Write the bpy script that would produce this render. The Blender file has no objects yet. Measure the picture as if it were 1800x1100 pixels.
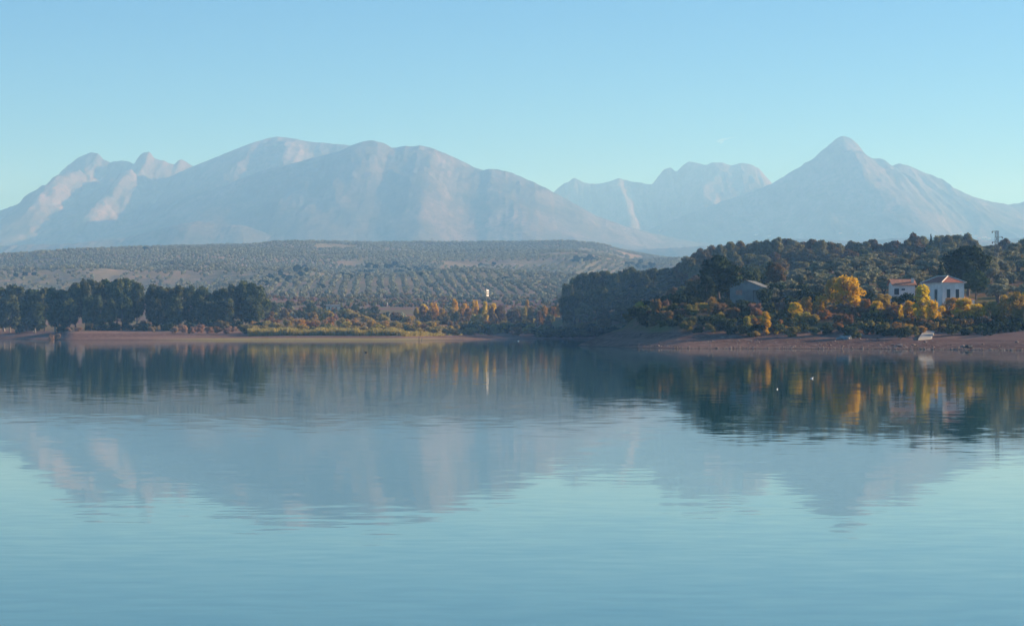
import bpy, bmesh, math, random
import numpy as np
from mathutils import Vector, Matrix

# ------------------------------------------------------------------ camera
F, CX, HZ, CAMZ = 4250.0, 900.0, 580.0, 4.0      # focal length (px of 1800), centre column, horizon row, eye height above the lake
scene = bpy.context.scene
C = scene.collection
cam_d = bpy.data.cameras.new('camera')
cam = bpy.data.objects.new('camera', cam_d); C.objects.link(cam)
cam_d.sensor_width = 36.0
cam_d.lens = 36.0 * F / 1800.0
cam_d.clip_start = 0.5; cam_d.clip_end = 60000
cam.location = (0, 0, CAMZ)
cam.rotation_euler = (math.pi / 2 + math.atan((HZ - 550) / F), 0, 0)
scene.camera = cam

# ------------------------------------------------------------------ sky, sun, exposure
SUN_EL, SUN_AZ = math.radians(17), math.radians(73)      # azimuth clockwise from the viewing direction
world = bpy.data.worlds.new('World'); scene.world = world; world.use_nodes = True
wn = world.node_tree
sky = wn.nodes.new('ShaderNodeTexSky'); sky.sky_type = 'NISHITA'; sky.sun_disc = False
sky.sun_elevation = SUN_EL; sky.sun_rotation = SUN_AZ
sky.air_density = 0.5; sky.dust_density = 0.3; sky.ozone_density = 4.0
tint = wn.nodes.new('ShaderNodeMix'); tint.data_type = 'RGBA'; tint.blend_type = 'MULTIPLY'
tint.inputs[0].default_value = 1.0
tint.inputs[7].default_value = (0.50, 0.90, 1.01, 1)
wn.links.new(sky.outputs[0], tint.inputs[6])
wn.links.new(tint.outputs[2], wn.nodes['Background'].inputs[0])
wn.nodes['Background'].inputs[1].default_value = 0.084
sun_d = bpy.data.lights.new('sun', 'SUN'); sun_d.energy = 5.0; sun_d.angle = math.radians(0.5)
sun_d.color = (1.0, 0.83, 0.67)
sun = bpy.data.objects.new('sun', sun_d); C.objects.link(sun)
to_sun = Vector((math.sin(SUN_AZ) * math.cos(SUN_EL), math.cos(SUN_AZ) * math.cos(SUN_EL), math.sin(SUN_EL)))
sun.rotation_euler = to_sun.to_track_quat('Z', 'Y').to_euler()
vs = scene.view_settings
vs.view_transform = 'Standard'; vs.look = 'None'; vs.gamma = 1.0; vs.exposure = 1.05
cy = scene.cycles
cy.max_bounces = 6; cy.diffuse_bounces = 2; cy.glossy_bounces = 3; cy.transmission_bounces = 2
cy.volume_bounces = 1; cy.transparent_max_bounces = 6
cy.use_denoising = True

HAZE_DENSITY = 1.35e-4
HAZE_COLOR = (0.235, 0.53, 1.0)
HAZE_G = 0.12

# ------------------------------------------------------------------ helpers
rng = np.random.default_rng(11)
R = random.Random(5)

def P(px, py, d):
    return Vector(((px - CX) / F * d, d, CAMZ + (HZ - py) / F * d))

def _hash(ix, iy, seed):
    n = (ix.astype(np.int64) * 374761393 + iy.astype(np.int64) * 668265263 + seed * 1442695041) & 0xFFFFFFFF
    n = ((n ^ (n >> 13)) * 1274126177) & 0xFFFFFFFF
    n = n ^ (n >> 16)
    return (n & 0xFFFF) / 65535.0

def vnoise(x, y, seed=0):
    x = np.asarray(x, float); y = np.asarray(y, float)
    ix = np.floor(x); iy = np.floor(y); fx = x - ix; fy = y - iy
    fx = fx * fx * fx * (fx * (fx * 6 - 15) + 10); fy = fy * fy * fy * (fy * (fy * 6 - 15) + 10)
    a = _hash(ix, iy, seed); b = _hash(ix + 1, iy, seed); c = _hash(ix, iy + 1, seed); d = _hash(ix + 1, iy + 1, seed)
    return (a * (1 - fx) + b * fx) * (1 - fy) + (c * (1 - fx) + d * fx) * fy

def fbm(x, y, seed=0, octv=4, ridged=False):
    s = 0; a = 1.0; t = 0
    for k in range(octv):
        n = vnoise(x, y, seed + k * 17)
        if ridged: n = 1 - abs(2 * n - 1)
        s = s + a * n; t += a; a *= 0.5; x = x * 2.03 + 11.3; y = y * 2.03 + 7.7
    return s / t

def ordinal(n):
    ones = ['', 'first', 'second', 'third', 'fourth', 'fifth', 'sixth', 'seventh', 'eighth', 'ninth', 'tenth', 'eleventh', 'twelfth',
            'thirteenth', 'fourteenth', 'fifteenth', 'sixteenth', 'seventeenth', 'eighteenth', 'nineteenth']
    if n < 20: return ones[n]
    t, o = divmod(n, 10)
    if o == 0: return ['', '', 'twentieth', 'thirtieth', 'fortieth', 'fiftieth', 'sixtieth', 'seventieth', 'eightieth', 'ninetieth'][t]
    return ['', '', 'twenty', 'thirty', 'forty', 'fifty', 'sixty', 'seventy', 'eighty', 'ninety'][t] + '-' + ones[o]

def tag(o, label=None, cat=None, group=None, kind=None):
    if label: o['label'] = label
    if cat: o['category'] = cat
    if group: o['group'] = group
    if kind: o['kind'] = kind
    return o

def mesh_np(name, verts, quads=None, tris=None, mats=(), smooth=False):
    me = bpy.data.meshes.new(name)
    verts = np.asarray(verts, np.float32).reshape(-1, 3)
    nq = 0 if quads is None else len(quads); nt = 0 if tris is None else len(tris)
    me.vertices.add(len(verts)); me.vertices.foreach_set('co', verts.ravel())
    loops = []
    if nq: loops.append(np.asarray(quads, np.int32).ravel())
    if nt: loops.append(np.asarray(tris, np.int32).ravel())
    loops = np.concatenate(loops)
    me.loops.add(len(loops)); me.loops.foreach_set('vertex_index', loops)
    me.polygons.add(nq + nt)
    starts = np.concatenate([np.arange(nq) * 4, nq * 4 + np.arange(nt) * 3]).astype(np.int32)
    me.polygons.foreach_set('loop_start', starts)
    me.update(calc_edges=True)
    if smooth: me.polygons.foreach_set('use_smooth', np.ones(nq + nt, bool))
    for m in mats: me.materials.append(m)
    me.validate()
    return me

def obj(name, me, parent=None, loc=None, rz=None):
    o = bpy.data.objects.new(name, me); C.objects.link(o)
    if parent: o.parent = parent
    if loc is not None: o.location = loc
    if rz is not None: o.rotation_euler = (0, 0, rz)
    return o

def empty(name, loc, rz=0.0):
    o = bpy.data.objects.new(name, None); C.objects.link(o)
    o.location = loc; o.rotation_euler = (0, 0, rz); o.empty_display_size = 0.2
    return o

class MB:
    """collects simple solids into one mesh"""
    def __init__(s): s.v = []; s.f = []
    def poly(s, pts, faces):
        b = len(s.v); s.v += [tuple(p) for p in pts]; s.f += [tuple(i + b for i in f) for f in faces]; return s
    def box(s, x0, x1, y0, y1, z0, z1):
        p = [(x0, y0, z0), (x1, y0, z0), (x1, y1, z0), (x0, y1, z0), (x0, y0, z1), (x1, y0, z1), (x1, y1, z1), (x0, y1, z1)]
        return s.poly(p, [(0, 3, 2, 1), (4, 5, 6, 7), (0, 1, 5, 4), (1, 2, 6, 5), (2, 3, 7, 6), (3, 0, 4, 7)])
    def prism(s, a, b):                       # two matching rings
        n = len(a)
        return s.poly(list(a) + list(b), [tuple(range(n))[::-1], tuple(range(n, 2 * n))] + [(i, (i + 1) % n, n + (i + 1) % n, n + i) for i in range(n)])
    def tube(s, pts, rad, sides=6):
        pts = [Vector(p) for p in pts]; rings = []
        for i, p in enumerate(pts):
            t = (pts[min(i + 1, len(pts) - 1)] - pts[max(i - 1, 0)]).normalized()
            u = t.orthogonal().normalized(); w = t.cross(u)
            r = rad[i] if hasattr(rad, '__len__') else rad
            rings.append([p + (u * math.cos(2 * math.pi * k / sides) + w * math.sin(2 * math.pi * k / sides)) * r for k in range(sides)])
        b = len(s.v)
        for ring in rings: s.v += [tuple(q) for q in ring]
        for i in range(len(rings) - 1):
            for k in range(sides):
                k2 = (k + 1) % sides
                s.f.append((b + i * sides + k, b + i * sides + k2, b + (i + 1) * sides + k2, b + (i + 1) * sides + k))
        s.f.append(tuple(b + k for k in range(sides))[::-1]); e = b + (len(rings) - 1) * sides
        s.f.append(tuple(e + k for k in range(sides)))
        return s
    def mesh(s, name, mat, smooth=False):
        me = bpy.data.meshes.new(name); me.from_pydata(s.v, [], s.f); me.update()
        if mat: me.materials.append(mat)
        if smooth: me.polygons.foreach_set('use_smooth', np.ones(len(me.polygons), bool))
        return me
    def build(s, name, mat, parent=None, smooth=False):
        return obj(name, s.mesh(name, mat, smooth), parent)

# ------------------------------------------------------------------ materials
def new_mat(name):
    m = bpy.data.materials.new(name); m.use_nodes = True
    nt = m.node_tree; nt.nodes.clear()
    out = nt.nodes.new('ShaderNodeOutputMaterial')
    return m, nt, out

def N(nt, t, **kw):
    n = nt.nodes.new(t)
    for k, v in kw.items():
        if k.startswith('i_'):
            key = k[2:]; key = int(key) if key.isdigit() else key.replace('_', ' ')
            n.inputs[key].default_value = v
        else: setattr(n, k, v)
    return n

def mixc(nt, fac, a, b):
    n = nt.nodes.new('ShaderNodeMix'); n.data_type = 'RGBA'
    for sock, v in ((n.inputs[0], fac), (n.inputs[6], a), (n.inputs[7], b)):
        if hasattr(v, 'is_output'): nt.links.new(v, sock)
        elif isinstance(v, (tuple, list)): sock.default_value = (v[0], v[1], v[2], 1)
        else: sock.default_value = v
    return n.outputs[2]

def math_n(nt, op, a, b=None, c=None, clamp=False):
    n = nt.nodes.new('ShaderNodeMath'); n.operation = op; n.use_clamp = clamp
    for i, v in enumerate((a, b, c)):
        if v is None: continue
        if hasattr(v, 'is_output'): nt.links.new(v, n.inputs[i])
        else: n.inputs[i].default_value = v
    return n.outputs[0]

def step(nt, x, lo, hi):
    n = nt.nodes.new('ShaderNodeMapRange'); n.interpolation_type = 'SMOOTHSTEP'
    nt.links.new(x, n.inputs[0]); n.inputs[1].default_value = lo; n.inputs[2].default_value = hi
    return n.outputs[0]

def noise_n(nt, vec, scale, detail=3.0, rough=0.55, stretch=None):
    if stretch:
        mp = nt.nodes.new('ShaderNodeMapping'); mp.inputs['Scale'].default_value = stretch
        nt.links.new(vec, mp.inputs[0]); vec = mp.outputs[0]
    n = nt.nodes.new('ShaderNodeTexNoise'); n.inputs['Scale'].default_value = scale
    n.inputs['Detail'].default_value = detail; n.inputs['Roughness'].default_value = rough
    nt.links.new(vec, n.inputs['Vector'])
    return n

def plain(name, col, rough=0.8, var=0.25, scale=1.5, metal=0.0):
    """painted / mineral surface with uneven tone and light weathering"""
    m, nt, out = new_mat(name)
    tc = N(nt, 'ShaderNodeTexCoord')
    n1 = noise_n(nt, tc.outputs['Object'], scale, 5)
    n2 = noise_n(nt, tc.outputs['Object'], scale * 0.6, 3, 0.6, (1, 1, 0.25))
    f = math_n(nt, 'MULTIPLY', n1.outputs['Fac'], n2.outputs['Fac'])
    c = mixc(nt, step(nt, f, 0.12, 0.42), tuple(x * (1 - var) for x in col), tuple(min(1, x * (1 + var * 0.4)) for x in col))
    b = N(nt, 'ShaderNodeBsdfPrincipled', i_Roughness=rough, i_Metallic=metal)
    nt.links.new(c, b.inputs['Base Color']); nt.links.new(b.outputs[0], out.inputs[0])
    return m

def foliage(name, col, col2, trans=0.25, vary=0.35):
    m, nt, out = new_mat(name)
    oi = N(nt, 'ShaderNodeObjectInfo'); tc = N(nt, 'ShaderNodeTexCoord'); geo = N(nt, 'ShaderNodeNewGeometry')
    n1 = noise_n(nt, tc.outputs['Object'], 5.0, 3, 0.6)
    f = math_n(nt, 'ADD', math_n(nt, 'MULTIPLY', step(nt, n1.outputs['Fac'], 0.35, 0.65), 0.55), math_n(nt, 'MULTIPLY', geo.outputs['Random Per Island'], 0.45))
    c = mixc(nt, f, col, col2)
    hsv = N(nt, 'ShaderNodeHueSaturation')
    hsv.inputs['Hue'].default_value = 0.5
    nt.links.new(math_n(nt, 'MULTIPLY_ADD', oi.outputs['Random'], vary, 1 - vary / 2), hsv.inputs['Value'])
    nt.links.new(math_n(nt, 'MULTIPLY_ADD', oi.outputs['Random'], 0.035, 0.4825), hsv.inputs['Hue'])
    nt.links.new(c, hsv.inputs['Color'])
    d = N(nt, 'ShaderNodeBsdfDiffuse'); t = N(nt, 'ShaderNodeBsdfTranslucent'); mx = N(nt, 'ShaderNodeMixShader')
    mx.inputs[0].default_value = trans
    nt.links.new(hsv.outputs[0], d.inputs[0]); nt.links.new(hsv.outputs[0], t.inputs[0])
    nt.links.new(d.outputs[0], mx.inputs[1]); nt.links.new(t.outputs[0], mx.inputs[2]); nt.links.new(mx.outputs[0], out.inputs[0])
    return m

M = {}
M['pine'] = foliage('pine_needles', (0.030, 0.055, 0.026), (0.085, 0.115, 0.040), 0.15)
M['pine_dark'] = foliage('dark_pine_needles', (0.018, 0.040, 0.024), (0.060, 0.080, 0.030), 0.12)
M['wood'] = foliage('wood_leaves', (0.040, 0.068, 0.032), (0.155, 0.165, 0.065), 0.22)
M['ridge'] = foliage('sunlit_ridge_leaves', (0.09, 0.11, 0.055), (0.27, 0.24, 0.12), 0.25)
M['russet_wood'] = foliage('russet_wood_leaves', (0.10, 0.085, 0.040), (0.22, 0.145, 0.070), 0.25)
M['olive'] = foliage('olive_leaves', (0.12, 0.14, 0.09), (0.36, 0.35, 0.23), 0.2)
M['holm'] = foliage('holm_oak_leaves', (0.022, 0.042, 0.022), (0.060, 0.078, 0.034), 0.12)
M['gold'] = foliage('golden_leaves', (0.55, 0.35, 0.02), (0.82, 0.61, 0.05), 0.45, 0.2)
M['paleg'] = foliage('pale_gold_leaves', (0.30, 0.23, 0.05), (0.54, 0.43, 0.10), 0.4, 0.25)
M['orange'] = foliage('orange_leaves', (0.32, 0.18, 0.045), (0.52, 0.31, 0.09), 0.35, 0.25)
M['russet'] = foliage('russet_leaves', (0.16, 0.10, 0.048), (0.30, 0.19, 0.085), 0.3)
M['pinkish'] = foliage('dry_pinkish_twigs', (0.26, 0.17, 0.12), (0.40, 0.27, 0.19), 0.3)
M['scrub'] = foliage('scrub_leaves', (0.10, 0.10, 0.038), (0.26, 0.22, 0.075), 0.25)
M['reed'] = foliage('reed_blades', (0.20, 0.17, 0.06), (0.42, 0.33, 0.12), 0.35)
M['bark'] = plain('bark', (0.13, 0.10, 0.075), 0.9, 0.5, 4)
M['pale_bark'] = plain('pale_bark', (0.34, 0.29, 0.24), 0.9, 0.4, 4)
M['white'] = plain('white_render', (0.74, 0.72, 0.68), 0.85, 0.16, 0.9)
M['cream'] = plain('cream_render', (0.62, 0.56, 0.47), 0.85, 0.2, 0.9)
M['grey_wall'] = plain('grey_render', (0.31, 0.33, 0.33), 0.85, 0.25, 0.7)
M['tile'] = plain('roof_tile', (0.36, 0.12, 0.075), 0.85, 0.35, 3)
M['tile_orange'] = plain('orange_roof_tile', (0.48, 0.22, 0.13), 0.85, 0.35, 3)
M['cap'] = plain('ridge_mortar', (0.78, 0.70, 0.60), 0.8, 0.1, 2)
M['dark'] = plain('dark_opening', (0.020, 0.024, 0.028), 0.5, 0.2, 2)
M['shutter'] = plain('green_black_shutter', (0.030, 0.045, 0.045), 0.6, 0.3, 2)
M['steel'] = plain('galvanised_steel', (0.16, 0.17, 0.18), 0.6, 0.2, 3, 0.5)
M['sheet'] = plain('weathered_sheet_roof', (0.13, 0.14, 0.14), 0.7, 0.4, 0.8)
M['pale_sheet'] = plain('pale_sheet', (0.66, 0.66, 0.64), 0.6, 0.2, 1)
M['board'] = plain('orange_board', (0.60, 0.34, 0.24), 0.8, 0.2, 2)
M['concrete'] = plain('concrete', (0.33, 0.33, 0.31), 0.9, 0.25, 1.2)
M['stone'] = plain('stone', (0.25, 0.20, 0.175), 0.95, 0.4, 2.5)
M['dark_stone'] = plain('dark_stone', (0.075, 0.065, 0.06), 0.9, 0.4, 2.5)
M['timber'] = plain('weathered_timber', (0.10, 0.07, 0.055), 0.9, 0.4, 3)
M['feather'] = plain('white_feathers', (0.82, 0.82, 0.80), 0.8, 0.1, 4)
M['dark_feather'] = plain('dark_feathers', (0.05, 0.045, 0.04), 0.8, 0.2, 4)
M['beak'] = plain('yellow_beak', (0.7, 0.42, 0.06), 0.6, 0.1, 4)

def ground_material():
    m, nt, out = new_mat('lake_country_soil')
    geo = N(nt, 'ShaderNodeNewGeometry'); sep = N(nt, 'ShaderNodeSeparateXYZ')
    nt.links.new(geo.outputs['Position'], sep.inputs[0])
    pos = geo.outputs['Position']; x, y, z = sep.outputs
    big = noise_n(nt, pos, 0.006, 4).outputs['Fac']
    mid = noise_n(nt, pos, 0.05, 5).outputs['Fac']
    fine = noise_n(nt, pos, 0.6, 6, 0.65).outputs['Fac']
    bands = noise_n(nt, pos, 0.05, 4, 0.6, (0.25, 0.25, 14.0)).outputs['Fac']
    # bare drawdown mud, banded by old water levels
    mud = mixc(nt, step(nt, bands, 0.38, 0.62), (0.145, 0.085, 0.066), (0.26, 0.165, 0.128))
    mud = mixc(nt, step(nt, fine, 0.42, 0.72), mud, (0.32, 0.21, 0.17))
    # dry ground with grass
    soil = mixc(nt, step(nt, mid, 0.38, 0.62), (0.26, 0.155, 0.105), (0.20, 0.17, 0.075))
    soil = mixc(nt, step(nt, fine, 0.45, 0.7), soil, (0.13, 0.13, 0.055))
    # orchard soil of the far slopes
    far = mixc(nt, step(nt, big, 0.40, 0.62), (0.24, 0.22, 0.14), (0.33, 0.245, 0.17))
    far = mixc(nt, step(nt, mid, 0.52, 0.72), far, (0.42, 0.29, 0.215))
    # ploughed plain between the shore and the far slopes
    strips = noise_n(nt, pos, 0.02, 2, 0.5, (0.25, 1.4, 1)).outputs['Fac']
    plough = mixc(nt, step(nt, strips, 0.46, 0.54), (0.24, 0.125, 0.11), (0.20, 0.165, 0.10))
    c = mixc(nt, step(nt, y, 1330, 1420), soil, plough)
    c = mixc(nt, step(nt, y, 1880, 1990), c, far)
    zz = math_n(nt, 'ADD', z, math_n(nt, 'MULTIPLY', mid, 2.4))
    c = mixc(nt, step(nt, zz, 4.4, 5.6), mud, c)
    # flush of grass along the left shore's edge
    gz = math_n(nt, 'MULTIPLY', math_n(nt, 'SUBTRACT', 1.0, step(nt, z, 0.55, 1.0)), step(nt, x, -150, -110))
    gz = math_n(nt, 'MULTIPLY', gz, math_n(nt, 'SUBTRACT', 1.0, step(nt, x, -45, -15)))
    gz = math_n(nt, 'MULTIPLY', gz, step(nt, y, 880, 900))
    gz = math_n(nt, 'MULTIPLY', gz, step(nt, fine, 0.2, 0.5))
    c = mixc(nt, gz, c, (0.36, 0.30, 0.13))
    wet = math_n(nt, 'SUBTRACT', 1.0, step(nt, z, 0.03, 0.22))
    c = mixc(nt, math_n(nt, 'MULTIPLY', wet, 0.6), c, (0.06, 0.045, 0.04))
    bmp = N(nt, 'ShaderNodeBump', i_Strength=0.6, i_Distance=0.35); nt.links.new(fine, bmp.inputs['Height'])
    b = N(nt, 'ShaderNodeBsdfDiffuse', i_Roughness=0.6)
    nt.links.new(c, b.inputs[0]); nt.links.new(bmp.outputs[0], b.inputs['Normal']); nt.links.new(b.outputs[0], out.inputs[0])
    return m

def mountain_material():
    m, nt, out = new_mat('mountain_rock_and_scrub')
    geo = N(nt, 'ShaderNodeNewGeometry'); pos = geo.outputs['Position']
    sep = N(nt, 'ShaderNodeSeparateXYZ'); nt.links.new(geo.outputs['True Normal'], sep.inputs[0])
    a = noise_n(nt, pos, 0.0014, 6, 0.6, (1, 0.4, 0.8)).outputs['Fac']
    b_ = noise_n(nt, pos, 0.009, 6, 0.65, (1, 0.28, 0.6)).outputs['Fac']
    c_ = noise_n(nt, pos, 0.006, 5, 0.6, (1, 0.3, 0.5)).outputs['Fac']
    scrub = mixc(nt, step(nt, b_, 0.36, 0.62), (0.055, 0.056, 0.036), (0.115, 0.096, 0.068))
    rock = mixc(nt, step(nt, b_, 0.35, 0.65), (0.12, 0.095, 0.082), (0.22, 0.165, 0.145))
    steep = math_n(nt, 'SUBTRACT', 1.0, step(nt, sep.outputs[2], 0.62, 0.90))
    f = math_n(nt, 'ADD', math_n(nt, 'MULTIPLY', steep, 0.5), math_n(nt, 'MULTIPLY', step(nt, math_n(nt, 'ADD', a, math_n(nt, 'MULTIPLY', c_, 0.6)), 0.74, 0.92), 0.8), clamp=True)
    spk = noise_n(nt, pos, 0.045, 4, 0.7, (1, 0.35, 0.7)).outputs['Fac']
    col = mixc(nt, f, scrub, rock)
    col = mixc(nt, math_n(nt, 'MULTIPLY', step(nt, spk, 0.48, 0.62), 0.5), col, (0.028, 0.036, 0.022))
    bmp = N(nt, 'ShaderNodeBump', i_Strength=0.5, i_Distance=10.0); nt.links.new(b_, bmp.inputs['Height'])
    bs = N(nt, 'ShaderNodeBsdfDiffuse', i_Roughness=0.5)
    nt.links.new(col, bs.inputs[0]); nt.links.new(bmp.outputs[0], bs.inputs['Normal']); nt.links.new(bs.outputs[0], out.inputs[0])
    return m

def water_material():
    m, nt, out = new_mat('calm_lake_water')
    geo = N(nt, 'ShaderNodeNewGeometry'); pos = geo.outputs['Position']
    def tilt(scale, stretch, amount, detail=2.0):
        n = noise_n(nt, pos, scale, detail, 0.5, stretch)
        v = N(nt, 'ShaderNodeVectorMath', operation='SUBTRACT'); nt.links.new(n.outputs['Color'], v.inputs[0]); v.inputs[1].default_value = (0.5, 0.5, 0.5)
        s = N(nt, 'ShaderNodeVectorMath', operation='SCALE'); nt.links.new(v.outputs[0], s.inputs[0])
        if hasattr(amount, 'is_output'): nt.links.new(amount, s.inputs['Scale'])
        else: s.inputs['Scale'].default_value = amount
        return s.outputs[0]
    # long lanes where a breath of wind roughens the water, and glassy lanes between
    lanes = noise_n(nt, pos, 1.0, 3, 0.55, (0.004, 0.035, 1)).outputs['Fac']
    streak = noise_n(nt, pos, 1.0, 2, 0.5, (0.0035, 0.02, 1)).outputs['Fac']
    amt = math_n(nt, 'MULTIPLY_ADD', step(nt, lanes, 0.35, 0.70), 0.018, 0.008)
    amt2 = math_n(nt, 'MULTIPLY', step(nt, streak, 0.655, 0.70), 0.10)
    add1 = N(nt, 'ShaderNodeVectorMath', operation='ADD'); nt.links.new(tilt(1.0, (0.9, 1.9, 1), amt), add1.inputs[0])
    nt.links.new(tilt(1.0, (0.14, 0.34, 1), 0.003, 2.0), add1.inputs[1])
    add2 = N(nt, 'ShaderNodeVectorMath', operation='ADD'); nt.links.new(add1.outputs[0], add2.inputs[0]); nt.links.new(tilt(3.0, (0.6, 1, 1), amt2), add2.inputs[1])
    mul = N(nt, 'ShaderNodeVectorMath', operation='MULTIPLY_ADD'); nt.links.new(add2.outputs[0], mul.inputs[0])
    mul.inputs[1].default_value = (1, 1, 0); mul.inputs[2].default_value = (0, 0, 1)
    nrm = N(nt, 'ShaderNodeVectorMath', operation='NORMALIZE'); nt.links.new(mul.outputs[0], nrm.inputs[0])
    b = N(nt, 'ShaderNodeBsdfPrincipled', i_Roughness=0.028, i_IOR=1.333)
    b.inputs['Base Color'].default_value = (0.006, 0.11, 0.13, 1)
    nt.links.new(nrm.outputs[0], b.inputs['Normal']); nt.links.new(b.outputs[0], out.inputs[0])
    return m

M['ground'] = ground_material(); M['mountain'] = mountain_material(); M['water'] = water_material()

# ------------------------------------------------------------------ the land round the lake
# profiles: for a bearing (px) the ground as (distance, height); linear in log distance
FARL = [(4300, 100), (6000, 60), (16500, 60)]
FARR = [(1500, 24), (2500, 38), (4200, 55), (6000, 65), (16500, 70)]
COL = {
    -2500: [(980, 0), (1100, 6), (1500, 12), (2000, 28), (2600, 60), (3500, 100)] + FARL,
    -300: [(1090, 0), (1130, 2.5), (1300, 6), (1600, 9), (2000, 25), (2600, 62), (3400, 104)] + FARL,
    0: [(1120, 0), (1150, 2.0), (1300, 6), (1600, 9), (2000, 26), (2600, 65), (3400, 110)] + FARL,
    92: [(1010, 0), (1030, 0.8), (1080, 3.0), (1300, 6), (1600, 9), (2000, 27), (2600, 67), (3400, 113)] + FARL,
    122: [(945, 0), (965, 0.8), (1000, 2.3), (1045, 3.8), (1300, 6), (1600, 10), (2000, 28), (2600, 68), (3400, 114)] + FARL,
    300: [(940, 0), (960, 0.8), (1000, 2.2), (1045, 3.6), (1300, 8), (1600, 13), (2000, 30), (2600, 70), (3400, 118)] + FARL,
    470: [(932, 0), (955, 1.0), (985, 2.0), (1080, 5.0), (1300, 10.5), (1500, 16), (1800, 27), (1980, 33), (2500, 66), (3400, 121)] + FARL,
    700: [(922, 0), (945, 0.8), (980, 1.9), (1080, 4.0), (1200, 7.5), (1400, 13), (1700, 22), (1950, 31), (2400, 60), (3400, 125.5)] + FARL,
    830: [(1005, 0), (1030, 0.7), (1080, 2.2), (1200, 6.5), (1400, 12), (1700, 22), (1950, 31), (2400, 59), (3400, 126)] + FARL,
    930: [(1110, 0), (1130, 1.0), (1200, 4.5), (1400, 10), (1650, 19), (1950, 31), (2400, 58), (3400, 126)] + FARL,
    1000: [(1100, 0), (1112, 2), (1160, 9), (1250, 13), (1500, 19), (1950, 31), (2400, 58), (3400, 125.5)] + FARL,
    1012: [(606, -0.6), (622, 0.05), (645, -1.0), (1070, -1.5), (1090, 0), (1110, 4), (1160, 10), (1250, 13), (1500, 19), (1950, 31), (2400, 58), (3400, 125)] + FARL,
    1022: [(606, 0), (618, 0.75), (634, 0.6), (646, -0.6), (1060, -1.5), (1085, 0), (1110, 5), (1160, 11), (1250, 14), (1500, 19), (1950, 31), (2400, 58), (3400, 124)] + FARL,
    1060: [(577, 0), (598, 2.4), (615, 3.0), (640, 1.8), (660, -1), (1050, -1.5), (1075, 0), (1100, 6), (1160, 12), (1250, 15), (1500, 20), (1950, 31), (2500, 60), (3400, 122)] + FARL,
    1100: [(550, 0), (575, 2.0), (598, 4.6), (620, 5.0), (660, 3), (700, -1), (1030, -1.5), (1062, 0), (1090, 7), (1150, 13), (1250, 17), (1500, 21), (1950, 31), (2500, 58), (3500, 116)] + FARL,
    1110: [(546, 0), (570, 1.8), (590, 4.6), (597, 7.2), (640, 7.8), (680, 6), (735, -1), (1020, -1.5), (1055, 0), (1085, 7), (1150, 14), (1250, 18), (1500, 21), (1950, 31), (2500, 56), (3600, 118)] + FARL,
    1200: [(522, 0), (540, 1.8), (556, 4.6), (572, 8), (650, 10), (760, 9), (850, 11), (950, 17), (1050, 23), (1120, 25), (1300, 24), (1900, 28), (3600, 104)] + FARL,
    1300: [(518, 0), (538, 2.0), (554, 4.6), (575, 8.2), (650, 11), (720, 12), (800, 12), (900, 17), (1000, 26), (1100, 30), (1300, 27)] + FARR,
    1400: [(516, 0), (536, 2.2), (554, 4.8), (578, 8.5), (600, 9.5), (680, 14.5), (760, 20), (850, 18), (950, 25), (1100, 33), (1300, 28)] + FARR,
    1500: [(510, 0), (532, 2.2), (552, 4.8), (578, 8.3), (600, 9.5), (680, 17), (760, 23.7), (850, 22), (950, 26), (1100, 31), (1300, 27)] + FARR,
    1600: [(502, 0), (528, 2.2), (552, 4.6), (578, 7.8), (600, 9.2), (680, 17), (760, 25), (850, 24), (950, 27), (1100, 33), (1300, 28)] + FARR,
    1700: [(488, 0), (525, 2.1), (560, 4.6), (600, 9), (680, 17), (780, 27), (870, 26), (1000, 30), (1100, 34), (1300, 29)] + FARR,
    1800: [(472, 0), (510, 2.2), (560, 5), (600, 9.2), (680, 18), (800, 29), (900, 28), (1100, 34), (1300, 30)] + FARR,
    2400: [(435, 0), (480, 2.8), (560, 8), (680, 18), (800, 30), (1100, 34), (1300, 32)] + FARR,
    4300: [(400, 0), (480, 4), (560, 9), (680, 18), (800, 30), (1100, 34), (1300, 32)] + FARR,
}
px_in = np.arange(-160, 1961, 6.0)
PXG = np.concatenate([np.linspace(-2500, -160, 60, endpoint=False), px_in, np.linspace(1960, 4300, 61)[1:]])
LD = np.concatenate([np.arange(math.log(396), math.log(760), 0.0045), np.arange(math.log(760), math.log(1400), 0.006), np.arange(math.log(1400), math.log(16000), 0.0085)])
keys = sorted(COL); prof = []
for k in keys:
    c = [(a, b) if a <= 1900 else (1900 + (a - 1900) * 1.7, CAMZ + (b - CAMZ) * (1900 + (a - 1900) * 1.7) / a) for a, b in COL[k]]; first = c[0][0]
    pts = [(first * 0.80, -2.5)] + ([(first * 0.975, -0.7)] if c[0][1] == 0 else []) + list(c)
    prof.append(np.interp(LD, [math.log(a) for a, _ in pts], [b for _, b in pts]))
prof = np.array(prof)
ZG = np.empty((len(PXG), len(LD)))
for i, p in enumerate(PXG):
    j = min(max(np.searchsorted(keys, p) - 1, 0), len(keys) - 2)
    t = (p - keys[j]) / (keys[j + 1] - keys[j]); t = min(max(t, 0), 1)
    ZG[i] = prof[j] * (1 - t) + prof[j + 1] * t
for _ in range(2):                                                     # soften the creases
    ZG[:, 1:-1] = (ZG[:, :-2] + 2 * ZG[:, 1:-1] + ZG[:, 2:]) / 4
    ZG[1:-1] = (ZG[:-2] + 2 * ZG[1:-1] + ZG[2:]) / 4
DG = np.exp(LD)[None, :].repeat(len(PXG), 0)
XG = (PXG[:, None] - CX) / F * DG
amp = np.clip((ZG - 0.3) / 6, 0, 1)
ZG = ZG + amp * (fbm(XG / 26, DG / 26, 3, 3) - 0.5) * 1.6
hill = np.clip((DG - 1900) / 600, 0, 1)
near_crest = np.clip((4450 - DG) / 700, 0.0, 1)
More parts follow.
